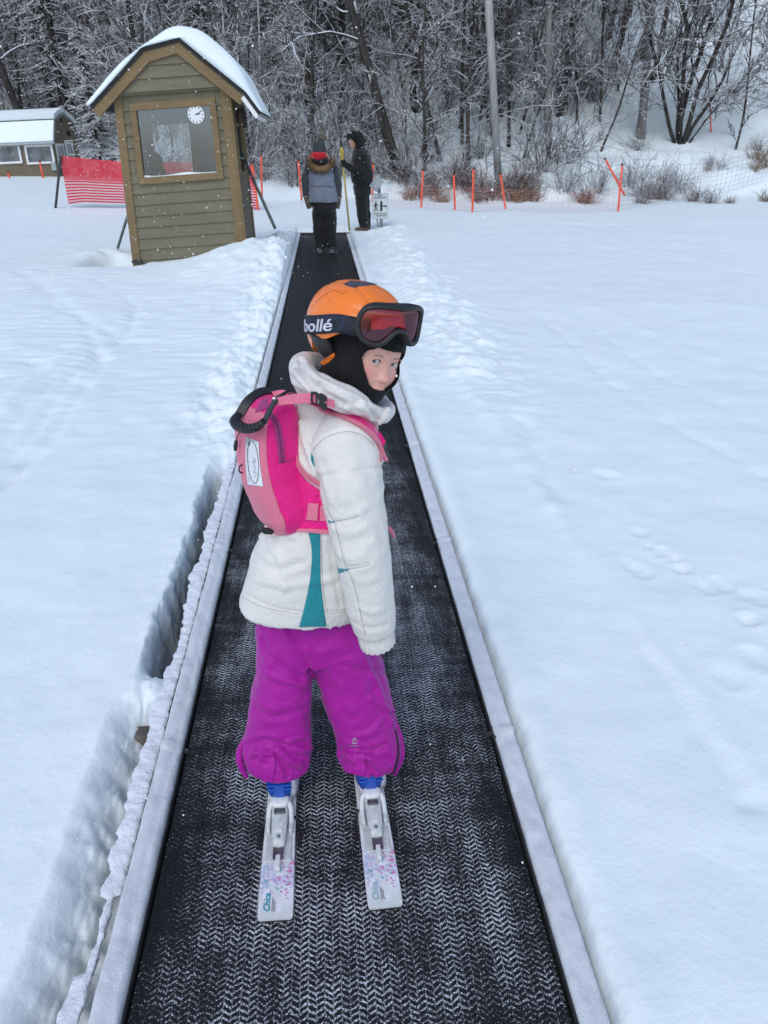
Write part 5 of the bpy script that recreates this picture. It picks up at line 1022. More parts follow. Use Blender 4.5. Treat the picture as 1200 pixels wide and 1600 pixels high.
lg = [band(TP, [(549.5, 1158), (552, 1153.5)], [(552, 1159), (553.5, 1155)], 4, 2, .0012, .002, False), band(TP, [(553, 1153), (556, 1158.5)], [(554.5, 1152), (558.5, 1157.5)], 4, 2, .0012, .002, False), band(TP, [(550, 1160.5), (558, 1160)], [(550.5, 1162.5), (558.5, 1162)], 4, 2, .0012, .002, False)]+[band(TP, [(547+2.2*i, 1164.6), (548.4+2.2*i, 1164.6)], [(547+2.2*i, 1166.6), (548.4+2.2*i, 1166.6)], 3, 2, .0012, .002, False) for i in range(6)]
add('printed_logo', join(*lg), M_LOGO, pto)

# ------------------------------------------------------------------ head, helmet, goggles (person's own axes: x right, y forward, z up; origin between the eyes' level and the ears)
HO = at_y(568, 503, YT-0.005)
yaw = math.radians(35); fwd = Vector((math.sin(yaw), -math.cos(yaw), 0)); rgt = fwd.cross(Vector((0, 0, 1)))
HB = Matrix(((rgt.x, fwd.x, 0), (rgt.y, fwd.y, 0), (rgt.z, fwd.z, 1)))
HB = Matrix.Rotation(math.radians(-10), 3, Vector((0.03, -1, 0))) @ Matrix.Rotation(math.radians(2), 3, Vector((rgt.x, rgt.y, 0))) @ HB
HM = Matrix.Translation(HO) @ HB.to_4x4()
HF = Matrix.Translation(at_y(583, 504, YT-0.005)) @ (Matrix.Rotation(math.radians(-12), 3, Vector((0.03, -1, 0))) @ Matrix.Rotation(math.radians(2), 3, 'Z') @ HB).to_4x4()      # the helmet sits a little askew on the head
def hx(vf): return xf(vf, HM)
def hf(vf): return xf(vf, HF)
EZ_ = -0.058                     # eye level below the helmet's centre
def smin(a, b, k): h = np.clip(0.5+0.5*(b-a)/k, 0, 1); return b*(1-h)+a*h-k*h*(1-h)
def smax(a, b, k): return -smin(-a, -b, k)
def ell(p, c, r): q = (p-np.array(c))/np.array(r); k0 = np.linalg.norm(q, axis=1); k1 = np.linalg.norm(q/np.array(r), axis=1); return k0*(k0-1)/(k1+1e-9)
def cap(p, a, b, r0, r1):
    a, b = np.array(a), np.array(b); ab = b-a; t = np.clip(((p-a) @ ab)/(ab @ ab), 0, 1); return np.linalg.norm(p-a-t[:, None]*ab, axis=1)-(r0+(r1-r0)*t)
def head_base(p):
    z0 = EZ_; d = ell(p, (0, -0.012, z0+0.035), (.066, .083, .078)); d = smin(d, ell(p, (0, .022, z0-0.032), (.053, .057, .060)), .025)
    d = smin(d, ell(p, (0, .050, z0-.066), (.021, .020, .018)), .022)
    for s in (-1, 1): d = smin(d, ell(p, (s*.031, .042, z0-.026), (.024, .028, .024)), .018)
    return smin(d, ell(p, (0, .040, z0+.022), (.050, .034, .026)), .02)
EYE = (.0258, .0612, EZ_); ER = .0118
def head_face(p):
    z0 = EZ_; d = head_base(p)
    for s in (-1, 1): d = smax(d, -ell(p, (s*.025, .083, z0-.001), (.0145, .0125, .009)), .010)
    d = smin(d, cap(p, (0, .066, z0+.002), (0, .0815, z0-.026), .0050, .0072), .010)
    d = smin(d, ell(p, (0, .0835, z0-.0285), (.0078, .0075, .0066)), .006)
    for s in (-1, 1): d = smin(d, ell(p, (s*.0072, .0775, z0-.0305), (.0054, .0062, .0048)), .004); d = smax(d, -ell(p, (s*.0042, .0835, z0-.0365), (.0026, .005, .0022)), .0015)
    d = smin(d, ell(p, (0, .0735, z0-.0500), (.017, .0085, .0046)), .004); d = smin(d, ell(p, (0, .0725, z0-.0585), (.015, .0085, .0048)), .004); d = smax(d, -ell(p, (0, .083, z0-.0543), (.019, .0045, .0008)), .002)
    for s in (-1, 1):
        c = np.array((s*EYE[0], EYE[1], EYE[2])); d = smin(d, np.linalg.norm(p-c, axis=1)-(ER+.0017), .0035)
        q = p-c; R1 = .0165; v = np.maximum(np.hypot(q[:, 0], q[:, 2]+R1-.0050)-R1, np.hypot(q[:, 0], q[:, 2]-R1+.0042)-R1)
        slot = np.maximum(v, -(q[:, 1]-.002)); slot = np.maximum(slot, np.linalg.norm(q, axis=1)-.024); d = smax(d, -slot, .0008)
    return d
def star(sdf, c, nth, nph, z_lo=-1.0, rmax=0.17):
    """surface of a distance field seen from its centre, as a grid (azimuth x elevation)"""
    th = np.arange(nth)*2*math.pi/nth; ph = np.linspace(-math.pi/2, math.pi/2, nph); TH, PH = np.meshgrid(th, ph); D = np.stack([np.cos(PH)*np.sin(TH), np.cos(PH)*np.cos(TH), np.sin(PH)], -1).reshape(-1, 3); t = np.full(len(D), rmax)
    for _ in range(70): t = t-0.7*np.clip(sdf(np.array(c)+D*t[:, None]), -0.004, 0.03)
    return np.array(c)+D*t[:, None], TH.ravel(), PH.ravel()
def star_faces(nth, nph, keep=None):
    Fc = []
    for i in range(nph-1):
        for j in range(nth):
            q_ = (i*nth+j, i*nth+(j+1) % nth, (i+1)*nth+(j+1) % nth, (i+1)*nth+j)
            if keep is None or keep[list(q_)].all(): Fc.append(q_)
    return Fc
def clean(vf):
    v, f = vf; used = sorted({i for q in f for i in q}); m = {a: b for b, a in enumerate(used)}; return v[used], [tuple(m[i] for i in q) for q in f]
hv, _, _ = star(head_face, (0, .012, EZ_-.006), 260, 200); head = hf((hv, star_faces(260, 200)))
nk = lambda *L: [tube(spline(np.array([p[:3] for p in L]), 10), np.interp(np.linspace(0, 1, 10), np.linspace(0, 1, len(L)), [p[3] for p in L]), 16)]
W = lambda x, y, z: np.array(HF @ Vector((x, y, z)))
def pY(px, py, dy): return at_y(px, py, YT+dy)
b0, b1, b2 = pY(535, 680, 0), pY(520, 800, 0), pY(492, 930, 0)
neck0 = W(0, -.012, EZ_-.04)
bparts = [head]+nk((*neck0, .042), (*pY(543, 635, 0), .045), (*b0, .075), (*b1, .08), (*b2, .062))+nk((*pY(540, 672, -.05), .04), (*pY(551, 775, -.11), .036), (*pY(570, 880, -.125), .032), (*pY(583, 960, -.118), .026))+nk((*pY(548, 672, .07), .04), (*pY(546, 760, .14), .036), (*pY(552, 900, .15), .03))
for L in ([(450, 960, 0, .05), (446, 1080, -.03, .048), (434, 1170, -.065, .032)], [(530, 960, 0, .05), (556, 1080, -.02, .048), (574, 1160, -.06, .030)]): bparts += nk(*[(*pY(a, b_, c), r_) for a, b_, c, r_ in L])
# hand inside the near sleeve: palm, four fingers, thumb
hw = pY(583, 960, -.118); hd0 = pY(586, 988, -.118)-hw; hd0 /= np.linalg.norm(hd0); bparts += [ellipsoid(hw+hd0*.022, (.024, .014, .026), 14, 10)]
for k, L in enumerate((.024, .028, .026, .020)):
    a = hw+hd0*.035+np.array([(-.018+.012*k), 0, 0]); bparts.append(tube(spline(np.array([a, a+hd0*L*.6, a+hd0*L*.9+(0, -.008, 0)]), 8), np.linspace(.0056, .0046, 8), 8))
bparts.append(tube(spline(np.array([hw+(.02, -.004, .0), hw+hd0*.018+(.030, -.010, 0), hw+hd0*.034+(.030, -.016, 0)]), 8), np.linspace(.007, .005, 8), 8))
bd = ev_mesh(join(*bparts), ('REMESH', dict(mode='VOXEL', voxel_size=0.0017)), ('SMOOTH', dict(factor=0.5, iterations=2)))
def skin_mat():
    t = NT('child_skin'); co = t.coord(); mask = None
    for (x, y, z, r_, a) in [(.036, .06, EZ_-.026, .026, 1.0), (-.036, .06, EZ_-.026, .026, 1.0), (0, .085, EZ_-.027, .014, 0.45), (0, .075, EZ_-.055, .017, 0.9)]:
        p = W(x, y, z)-np.array(kid.location); sb = t.n('ShaderNodeVectorMath', operation='DISTANCE'); t.t.links.new(co, sb.inputs[0]); sb.inputs[1].default_value = p
        m = t.math('MULTIPLY', t.ramp(sb.outputs['Value'], r_, r_*0.2), a); mask = m if mask is None else t.math('MAXIMUM', mask, m)
    c = t.mix(mask, (0.72, 0.385, 0.31), (0.72, 0.26, 0.235)); c = t.mix(t.ramp(t.noise(300, 3, vec=co), 0.4, 0.8), c, (0.56, 0.31, 0.25))
    m = t.fin(c, 0.42, t.bump(t.noise(900, 2, vec=co), 0.08, 0.0006), Specular_IOR_Level=0.4); t.p.inputs['Subsurface Weight'].default_value = 0.12; t.p.inputs['Subsurface Radius'].default_value = (0.006, 0.002, 0.001); return m
bo = add('body', bd, skin_mat(), kid); TB = bvh(bd)
def eye_mat(c, look):
    t = NT('eye'); co = t.coord(); dv = t.n('ShaderNodeVectorMath', operation='DISTANCE'); t.t.links.new(co, dv.inputs[0]); dv.inputs[1].default_value = np.array(c)+np.array(look)*ER-np.array(kid.location); d = dv.outputs['Value']
    c1 = t.mix(t.ramp(d, .0064, .0058), (0.50, 0.46, 0.45), (0.04, 0.045, 0.05)); c1 = t.mix(t.ramp(d, .0057, .0050), c1, (0.085, 0.095, 0.09)); c1 = t.mix(t.ramp(d, .0027, .0022), c1, (0.004, 0.004, 0.004)); return t.fin(c1, 0.05, Specular_IOR_Level=0.6)
for s in (1, -1):
    c = W(s*EYE[0], EYE[1], EYE[2]); look = np.array(CAM)+(0.02, 0, -0.05)-c; look /= np.linalg.norm(look); add('eye', ellipsoid(c, (ER,)*3, 40, 28), eye_mat(c, look), bo)
M_BROW = simple('brow_hair', (0.40, 0.22, 0.16), 0.8); M_LASH = simple('lash', (0.035, 0.022, 0.018), 0.7)
def local_px(pts): return [tuple(proj([W(*p)])[0]) for p in pts]
def arc(s, dz, hw_, up, n=5): return local_px([(s*EYE[0]+hw_*u, EYE[1]+.0118, EYE[2]+dz+up*(1-u*u)) for u in np.linspace(-1, 1, n)])
for s in (1, -1):
    try:
        add('eyebrow', band(TB, arc(s, .0128, .0130, .0020), arc(s, .0098, .0120, .0018), 16, 3, .0006, .0012), M_BROW, bo)
        add('eyelash', line_on(TB, arc(s, .0006, .0112, .0048), .0008, 20, .0005), M_LASH, bo)
    except ValueError: pass
# balaclava with an opening for the face
cB = (0, .008, EZ_-.012); nB, mB = 220, 170
bv_, bth, bph = star(lambda p: smin(head_base(p), cap(p, (0, -.012, EZ_-.05), (0, -.03, EZ_-.15), .050, .060), .02)-.0045, cB, nB, mB, rmax=0.2)
zz = bv_[:, 2]-EZ_; hw_ = np.interp(zz, [-.0545, -.0515, -.044, -.033, -.02, 0, .015, .026, .032], [-1, .012, .027, .038, .046, .0515, .048, .036, -1]); keep = ~((np.abs(bv_[:, 0]) < hw_) & (bv_[:, 1] > .02))
bal = ev_mesh(hf(clean((bv_, star_faces(nB, mB, keep)))), ('SMOOTH', dict(factor=0.5, iterations=3)), ('SOLIDIFY', dict(thickness=.0035, offset=-0.3)))
add('balaclava', rough(bal, .0008, 60, 2), M_BAL, kid)
# helmet shell
M_ORG = NT('orange_shell'); M_ORG = M_ORG.fin((0.86, 0.20, 0.018), 0.33, Coat_Weight=0.25, Coat_Roughness=0.2, Specular_IOR_Level=0.45)
def shell_pt(az, el, g=0.0):
    """azimuth from forward towards the right, elevation; returns points on the helmet"""
    ca = np.cos(az); rx, ry, rz = .088+g, .110+g, .094+g; lo = np.where(el < 0, 1-0.10*np.abs(np.sin(el)), 1); e = 2.25
    ce, se = np.cos(el), np.sin(el); x, y, z = ce*np.sin(az), ce*ca, se; k = (np.abs(x/rx)**e+np.abs(y/ry)**e+np.abs(z/rz)**e)**(-1/e)*lo
    return np.stack([x*k, y*k-.022, z*k-.020], -1)
def low_edge(az):
    a = np.abs((np.degrees(az)+180) % 360-180); return np.radians(np.interp(a, [0, 45, 62, 75, 95, 112, 122, 135, 180], [14, 10, 0, -8, -13, -18, -30, -38, -38]))
na, ne = 160, 60; az = np.arange(na)*2*math.pi/na; rowsH = []
for k in range(ne): el = low_edge(az)+(math.pi/2-low_edge(az))*(k/(ne-1))**0.9; rowsH.append(shell_pt(az, el))
sh = loft(rowsH, caps=False); sv = sh[0]
azv = np.arctan2(sv[:, 0], sv[:, 1]+.022); elv = np.arctan2(sv[:, 2]+.020, np.hypot(sv[:, 0], sv[:, 1])); a_ = np.abs(np.degrees(azv))
grv = 0.0025*np.exp(-((elv-np.radians(38+0.10*(a_-90)))/.03)**2)*(a_ > 30)+0.0022*np.exp(-((np.abs(sv[:, 0])-.034)/.004)**2)*(elv > 0.5); sv = sv-sv/np.linalg.norm(sv, axis=1)[:, None]*grv[:, None]
helm = ev_mesh(hx((sv, [q_[::-1] for q_ in sh[1]])), ('SOLIDIFY', dict(thickness=.014, offset=-1)), ('BEVEL', dict(width=.003, segments=2, limit_method='ANGLE')))
ho = add('helmet', helm, M_ORG, kid); THm = bvh(helm)
M_VENT = simple('vent_insert', (0.06, 0.06, 0.085), 0.5, 0.3, 60)
add('vent_insert', band(THm, [(536, 443.5), (543, 447), (552, 449)], [(548, 438), (572, 440), (590, 444)], 12, 8, .0015, .003), M_VENT, ho)
add('shell_seam', line_on(THm, [(486, 482), (500, 466), (519, 455), (527, 455), (537, 459), (542, 455)], .0007, 40, 0.0), simple('dark_orange', (0.35, 0.07, 0.01), 0.6), ho)  # seam drawn as a thin line in a darker orange
# ear pads
for s in (1, -1):
    pr = []
    for u in np.linspace(0, 1, 22):
        el = np.radians(-9-46*u); w_ = np.radians(27)*math.sin(math.pi*min(1, .30+.62*u))**0.6; azc = np.radians(103-8*u); aa = np.linspace(azc-w_, azc+w_, 18)*s; P_ = shell_pt(aa, np.full(18, el), -.010); P_[:, 0] -= s*.012*u; P_[:, 0] += s*.006*np.sin(np.linspace(0, math.pi, 18)); pr.append(P_)
    ep = ev_mesh(hx(loft(pr, caps=False, closed=False)), ('SOLIDIFY', dict(thickness=.016, offset=0)), ('SUBSURF', dict(levels=1)))
    e = add('ear_pad', ep, M_BLKM, ho)
    if s == 1: TE = bvh(ep, bal); add('pad_trim', band(TE, [(500, 566), (508, 560), (523, 551)], [(505, 571.5), (514, 566), (523.5, 557)], 12, 4, .003, .006), M_ORG, e)
# goggles
GR, GY = .112, .114
def gmap(s, z, d): a = s/GR; r_ = GR+d; return np.stack([r_*np.sin(a), GY-GR+r_*np.cos(a), z+0*a], -1)
half = np.array([(0, .041), (.025, .042), (.050, .040), (.068, .032), (.0765, .014), (.077, -.006), (.070, -.026), (.054, -.037), (.036, -.038), (.024, -.032), (.014, -.020), (.006, -.012), (0, -.0105)])
half = spline(half*(1.22, 1.0), 70); outl = np.vstack([half, (half*(-1, 1))[::-1][1:-1]]); GZ = .013
def inset(P, d):
    t = np.roll(P, -2, 0)-np.roll(P, 2, 0); t /= np.linalg.norm(t, axis=1)[:, None]; n_ = np.stack([-t[:, 1], t[:, 0]], 1)
    if ((P+n_*1e-3-P.mean(0))**2).sum() > ((P-P.mean(0))**2).sum(): n_ = -n_
    Q = P+n_*d
    for _ in range(6): Q = 0.5*Q+0.25*(np.roll(Q, 1, 0)+np.roll(Q, -1, 0))
    return Q
gr = [gmap(*(inset(outl, i_)).T, d) for i_, d in ((.002, -.034), (0, -.022), (0, -.006), (.002, -.001), (.005, .001), (.009, -.001), (.0105, -.006), (.0105, -.014), (.008, -.034))]
gr = [g_+(0, 0, GZ) for g_ in gr]; gf = loft(gr+[gr[0]], caps=False)
gog = hx(gf); go = add('goggles', gog, M_BLKM, kid)
iv = inset(outl, .0102); lens = [gmap(*((iv-(0, .014))*k+(0, .014)).T, -.0065+.003*(1-k*k))+(0, 0, GZ) for k in np.linspace(1, 0.02, 14)]
M_LENS = NT('red_lens'); _t = M_LENS; tr = _t.n('ShaderNodeBsdfTransparent'); tr.inputs[0].default_value = (0.85, 0.035, 0.06, 1); gl2 = _t.n('ShaderNodeBsdfGlossy'); gl2.inputs[0].default_value = (0.85, 0.42, 0.50, 1); gl2.inputs['Roughness'].default_value = 0.10; mx = _t.n('ShaderNodeMixShader'); lw = _t.n('ShaderNodeLayerWeight'); lw.inputs[0].default_value = 0.3
_t.t.links.new(_t.math('ADD', _t.math('MULTIPLY', lw.outputs['Fresnel'], 0.45), 0.13), mx.inputs[0]); _t.t.links.new(tr.outputs[0], mx.inputs[1]); _t.t.links.new(gl2.outputs[0], mx.inputs[2]); _t.t.links.new(mx.outputs[0], _t.out.inputs[0]); M_LENS = _t.m
add('lens', hx(loft(lens, caps=False)), M_LENS, go)
add('foam', hx(loft([g_ for g_ in [gmap(*(inset(outl, i_)).T, d)+(0, 0, GZ) for i_, d in ((.003, -.034), (.004, -.048), (.012, -.048), (.011, -.034))]]+[gmap(*(inset(outl, .003)).T, -.034)+(0, 0, GZ)], caps=False)), M_BAL, go)
M_STRAP = NT('navy_strap'); co = M_STRAP.coord(); M_STRAP = M_STRAP.fin(M_STRAP.mix(M_STRAP.ramp(M_STRAP.noise(60, 2, vec=co), .45, .6), (0.006, 0.008, 0.016), (0.014, 0.02, 0.05)), 0.75, M_STRAP.bump(M_STRAP.noise(900, 1, vec=co), .2, .0006))
def strap_pt(a, v, g):
    """a: azimuth (rad), v: -1..1 across the strap"""
    d = np.abs(np.degrees(a)); zc = np.interp(d, [30, 60, 100, 140, 180], [.006, .002, -.015, -.030, -.035]); hwid = np.interp(d, [35, 60, 75], [.016, .017, .0185]); z = zc+v*hwid
    el = np.zeros_like(z)
    for _ in range(6): p = shell_pt(a, el, g); el = el+(z-p[..., 2])/.12
    p = shell_pt(a, el, g); p[..., 1] += 0.010*np.exp(-((d-29)/14)**2); return p
aa = np.linspace(math.radians(29), math.radians(331), 160); aw = np.where(aa > math.pi, aa-2*math.pi, aa)
ring = [np.stack([strap_pt(np.array([a]), np.array([v]), g)[0] for v, g in ((-1, .0015), (-1, .0042), (-.3, .0048), (.3, .0048), (1, .0042), (1, .0015))]) for a in aw]
st = add('strap', hx(loft(ring)), M_STRAP, go)
# bright lettering woven into the strap, right side of the head (it reads back to front)
tv, tf = text_mesh('bollé', 1.0, 0.0, 0.012, 1.30); tw = tv[:, 0].max()-tv[:, 0].min(); th_ = tv[:, 1].max()-tv[:, 1].min()
A0, A1 = math.radians(125), math.radians(66)
u = (tv[:, 0]-tv[:, 0].min())/tw; v = (tv[:, 1]-tv[:, 1].min())/th_*1.28-.74
lt = strap_pt(A0+(A1-A0)*u, v, .0056); M_LET = simple('lettering_grey', (0.52, 0.53, 0.60), 0.6)
add('lettering', hx(ev_mesh((lt, tf), ('SOLIDIFY', dict(thickness=.0012, offset=0)))), M_LET, st, smooth=False)
add('strap_clip', hx(loft([np.stack([strap_pt(np.array([a]), np.array([v]), g)[0] for v, g in ((-1.02, .004), (-1.02, .008), (1.02, .008), (1.02, .004))]) for a in np.radians(np.linspace(28, 44, 8))])), M_BLKM, go)

# ------------------------------------------------------------------ ski boots
M_BLUE = NT('blue_shell'); M_BLUE = M_BLUE.fin((0.010, 0.075, 0.42), 0.3, Coat_Weight=0.3); M_CLEAR = NT('clear_shell').fin((0.62, 0.60, 0.68), 0.25, Coat_Weight=0.3)
SK = {}
def ski_frame(t, h):
    a = at_z(*t, .022); b = at_z(*h, .045); d = b-a; d[2] = 0; d /= np.linalg.norm(d); o = np.array([a[0], a[1], 0.0]); return o, d, np.array([d[1], -d[0], 0])
SKI = [ski_frame((429, 1431), (438, 1258)), ski_frame((603, 1412), (581, 1246))]
def sx(o, d, r, vf): v, f = vf; v = np.asarray(v, float); return o+v[:, :1]*r+v[:, 1:2]*d+v[:, 2:]*np.array([0, 0, 1.0]), f
HY = .294
for (o, d, r) in SKI:
    rg = []
    for z, hw2, y0, y1 in ((.040, .030, HY, HY+.225), (.055, .039, HY-.008, HY+.235), (.075, .041, HY-.010, HY+.232), (.10, .041, HY-.008, HY+.20), (.118, .033, HY+.004, HY+.13)): rg.append(sell((0, (y0+y1)/2, z), (hw2, 0, 0), (0, (y1-y0)/2, 0), 30, 3.0))
    bt = ev_mesh(sx(o, d, r, loft(rg)), ('BEVEL', dict(width=.004, segments=2, limit_method='ANGLE')))
    b = add('ski_boot', bt, M_BLUE, kid)
    add('heel_ridge', sx(o, d, r, join(box(-.012, .012, HY-.014, HY, .05, .10), *[box(-.030, .030, HY-.0125, HY-.004, z, z+.004) for z in (.088, .101)])), M_BLUE, b, smooth=False, bevel=.002)
    add('boot_sole', sx(o, d, r, loft([sell((0, HY+.1125, z), (.033, 0, 0), (0, .125, 0), 30, 3.5) for z in (.030, .043)])), M_CLEAR, b)
    add('side_panel', sx(o, d, r, loft([sell((.029, HY+.11, z), (.017, 0, 0), (0, .105, 0), 24, 3.0) for z in (.045, .06, .09, .10)])), M_CLEAR, b)
# ------------------------------------------------------------------ skis
def top_mat():
    t = NT('ski_top'); co = t.coord(); sep = t.n('ShaderNodeSeparateXYZ'); t.t.links.new(co, sep.inputs[0]); y = sep.outputs[1]; x = sep.outputs[0]
    vr = t.n('ShaderNodeTexVoronoi'); vr.inputs['Scale'].default_value = 210; t.t.links.new(t.scaled(co, (1.0, 1.0, 0.0)), vr.inputs['Vector']); sr = t.n('ShaderNodeSeparateColor'); t.t.links.new(vr.outputs['Color'], sr.inputs[0])
    env = t.math('MULTIPLY', t.ramp(y, .040, .095), t.ramp(y, .160, .135)); dens = t.math('ADD', t.math('MULTIPLY', env, .75), t.math('MULTIPLY', t.math('SUBTRACT', t.noise(35, 3, vec=co), .5), .7))
    on = t.math('MULTIPLY', t.math('GREATER_THAN', dens, sr.outputs[0]), t.math('GREATER_THAN', env, 0.02)); side = t.ramp(x, -.02, .03)
    c = t.mix(t.ramp(sr.outputs[1], .25, .55), (0.42, 0.54, 0.66), (0.56, 0.54, 0.70)); c = t.mix(t.math('MULTIPLY', t.math('GREATER_THAN', sr.outputs[2], .68), t.math('ADD', .35, side)), c, (0.55, 0.18, 0.36)); c = t.mix(t.math('GREATER_THAN', sr.outputs[1], .9), c, (0.15, 0.38, 0.46))
    base = t.mix(t.ramp(t.noise(18, 4, vec=co), .4, .65), (0.60, 0.62, 0.60), (0.68, 0.70, 0.72)); frost = t.ramp(t.math('ADD', t.noise(45, 4, .7, vec=co), t.math('MULTIPLY', t.noise(300, 2, vec=co), .35)), .72, .86)
    return t.fin(t.mix(frost, t.mix(on, base, c), (0.78, 0.80, 0.83)), 0.32, t.bump(t.noise(300, 2, vec=co), .15, .001), Coat_Weight=0.3)
M_TOP = top_mat(); M_EDGE = simple('ski_edge', (0.07, 0.07, 0.07), 0.4, 0.3, Metallic=0.5); M_BIND = simple('white_plastic', (0.62, 0.64, 0.64), 0.35, 0.08, 60, 0.1); M_BIND2 = simple('frosted_plastic', (0.47, 0.50, 0.50), 0.3, 0.15, 60); M_STEEL = simple('grey_steel', (0.18, 0.18, 0.18), 0.35, 0.2, 60, Metallic=0.8)
M_TXT = simple('teal_print', (0.02, 0.26, 0.34), 0.5); M_TXT2 = simple('dark_print', (0.10, 0.10, 0.12), 0.5)
for i, (o, d, r) in enumerate(SKI):
    s = bpy.data.objects.new('ski', None); COL.objects.link(s); s.matrix_world = Matrix([[r[k], d[k], (0, 0, 1)[k], o[k]] for k in range(3)]+[[0, 0, 0, 1]]); s.empty_display_size = .1
    tag(s, ('left white child ski with pink and blue confetti print and crisp teal script' if i == 0 else 'right white child ski with pink and blue confetti print and faded script'), 'ski', "the child's skis")
    ad = lambda n, vf, m, p=s, sm=False, bv=0: add(n, vf, m, p, sm, world=False, bevel=bv)
    ys_ = np.concatenate([np.array([0, .004, .012]), np.linspace(.03, .98, 60)]); hw3 = np.interp(ys_, [0, .004, .012, .05, .4, .80, .92, .98], [.034, .0375, .039, .0395, .036, .045, .036, .010]); cz = np.where(ys_ > .80, (ys_-.80)**2*2.2, 0); th3 = np.interp(ys_, [0, .2, .4, .8, .98], [.012, .018, .019, .010, .006])
    ad('ski_base', loft([[(-w_, y, z+.0012), (w_, y, z+.0012), (w_, y, z+t_*.55), (-w_, y, z+t_*.55)] for y, w_, z, t_ in zip(ys_, hw3, cz, th3)]), M_EDGE)
    tp = ad('top_sheet', loft([[(-w_*.99, y, z+t_*.5), (w_*.99, y, z+t_*.5), (w_*.985, y, z+t_*.85), (w_*.94, y, z+t_), (-w_*.94, y, z+t_), (-w_*.985, y, z+t_*.85)] for y, w_, z, t_ in zip(ys_, hw3, cz, th3)]), M_TOP)
    tv, tf = text_mesh('Chica', .020, .35, .0006, .95); tt = np.stack([-.0185-tv[:, 1]*1.0, .038+tv[:, 0], np.full(len(tv), .0150)], 1)
    zt = np.interp(tt[:, 1], ys_, th3)+.0006; tt[:, 2] = zt; tx = ad('lettering', (tt, tf), M_TXT if i == 0 else simple('faded_print', (0.25, 0.42, 0.47), .5), tp)
    ln = [box(-.008+.003*k, -.007+.003*k, .016, .016+.035*(1-.15*k), .0138, .0146) for k in range(3)]; ad('small_print', join(*ln), M_TXT2, tp)
    zt0 = .0165
    bind = ad('binding', join(box(-.030, .030, .135, HY+.02, zt0, zt0+.006)), M_BIND2, s, False, .002)
    ad('track', join(box(-.012, .012, .138, .175, zt0+.006, zt0+.010), box(-.012, -.009, .138, .18, zt0+.010, zt0+.014), box(.009, .012, .138, .18, zt0+.010, zt0+.014)), M_STEEL, bind); ad('track_tongue', box(-.006, .006, .112, .150, zt0+.001, zt0+.012), M_BIND, bind, False, .003)
    rg = [sell((0, y, zt0+.006+h/2), (w_, 0, 0), (0, 0, h/2), 20, 4.0) for y, w_, h in ((.168, .013, .012), (.185, .016, .018), (.21, .0185, .024), (.235, .0195, .026), (.255, .020, .032), (.270, .0195, .034), (.280, .018, .030))]
    ad('heel_housing', loft(rg), M_BIND2, bind, True); ad('adjuster_window', join(box(-.009, .009, .198, .222, zt0+.026, zt0+.032)), M_BIND, bind, False, .002); ad('screw', ellipsoid((0, .188, zt0+.024), (.005, .005, .004), 14, 8), M_STEEL, bind, True)
    ad('slot', box(-.0135, .0135, .243, .258, zt0+.034, zt0+.0405), M_STEEL, bind, False, .002)
    arch = spline(np.array([(-.027, .215, zt0+.008), (-.0275, .240, zt0+.018), (-.026, .264, zt0+.030), (-.018, .276, zt0+.038), (0, .280, zt0+.041), (.018, .276, zt0+.038), (.026, .264, zt0+.030), (.0275, .240, zt0+.018), (.027, .215, zt0+.008)]), 50)
    ad('heel_lever', tube(arch, .0062*(1+.35*np.exp(-((np.linspace(-1, 1, 50))/.35)**2)), 12), M_BIND, bind, True)
    ad('lever_cap', ev_mesh(loft([sell((0, y, z), (w_, 0, 0), (0, 0, .0055), 24, 3.0) for y, z, w_ in ((.258, zt0+.040, .014), (.264, zt0+.043, .020), (.274, zt0+.046, .0225), (.284, zt0+.046, .022), (.290, zt0+.043, .018))]), ('SUBSURF', dict(levels=1))), M_BIND, bind, True)
    for q in (-1, 1): ad('side_arm', join(box(q*.026-.004, q*.026+.004, .208, .245, zt0+.004, zt0+.020)), M_BIND, bind, False, .003)
    for q in (-1, 1): ad('brake_arm', join(tube([(q*.034, .262, zt0+.004), (q*.044, .245, .010), (q*.047, .215, .004)], .0028, 8), box(q*.047-.004, q*.047+.004, .185, .228, .0005, .009)), M_BLKM, bind, False)
    ad('toe_piece', join(loft([sell((0, y, zt0+.02), (.028, 0, 0), (0, 0, .018), 18, 3.5) for y in (HY+.215, HY+.23, HY+.27)]), box(-.02, .02, HY+.265, HY+.30, zt0, zt0+.03)), M_BIND, s, False, .002)

# ------------------------------------------------------------------ backpack harness
bk = root('backpack', at_y(430, 830, YT-.02), 'small pink harness backpack with black carry handle worn on the back of the child', 'backpack')
nb = np.array([-.85, -.52, 0]); wb = np.array([.52, -.85, 0])
prow = np.array([(624, 426, .040, .024), (632, 425, .056, .038), (650, 420, .070, .050), (680, 419, .077, .054), (720, 426, .081, .062), (760, 446, .084, .079), (785, 455, .083, .078), (803, 453, .075, .064), (816, 449, .058, .042), (824, 444, .038, .030), (829, 442, .012, .014)], float)
pr2 = spline(prow, 60); rg, pn = [], []
for j, (py, cx, w_, d_) in enumerate(pr2):
    c = at_y(cx, py, YT-.035); rg.append(sell(c, wb*w_, nb*d_, 48, 2.7))
    th = np.linspace(math.radians(38), math.radians(142), 30); lim = min(1.0, max(0.04, ((59-j)/16.0)))**0.5; th = math.pi/2+(th-math.pi/2)*lim; cs, sn = np.cos(th), np.sin(th); p = np.sign(cs)*np.abs(cs)**(2/2.7); q_ = np.abs(sn)**(2/2.7)
    if 6 <= j <= 56: pn.append(c+p[:, None]*wb*(w_+.002)+q_[:, None]*nb*(d_+.0022))
pk = ev_mesh(loft(rg), ('SUBSURF', dict(levels=1))); pk = rough(pk, .0022, 14, 3, 6.0); add('pack_body', pk, M_HOT, bk)
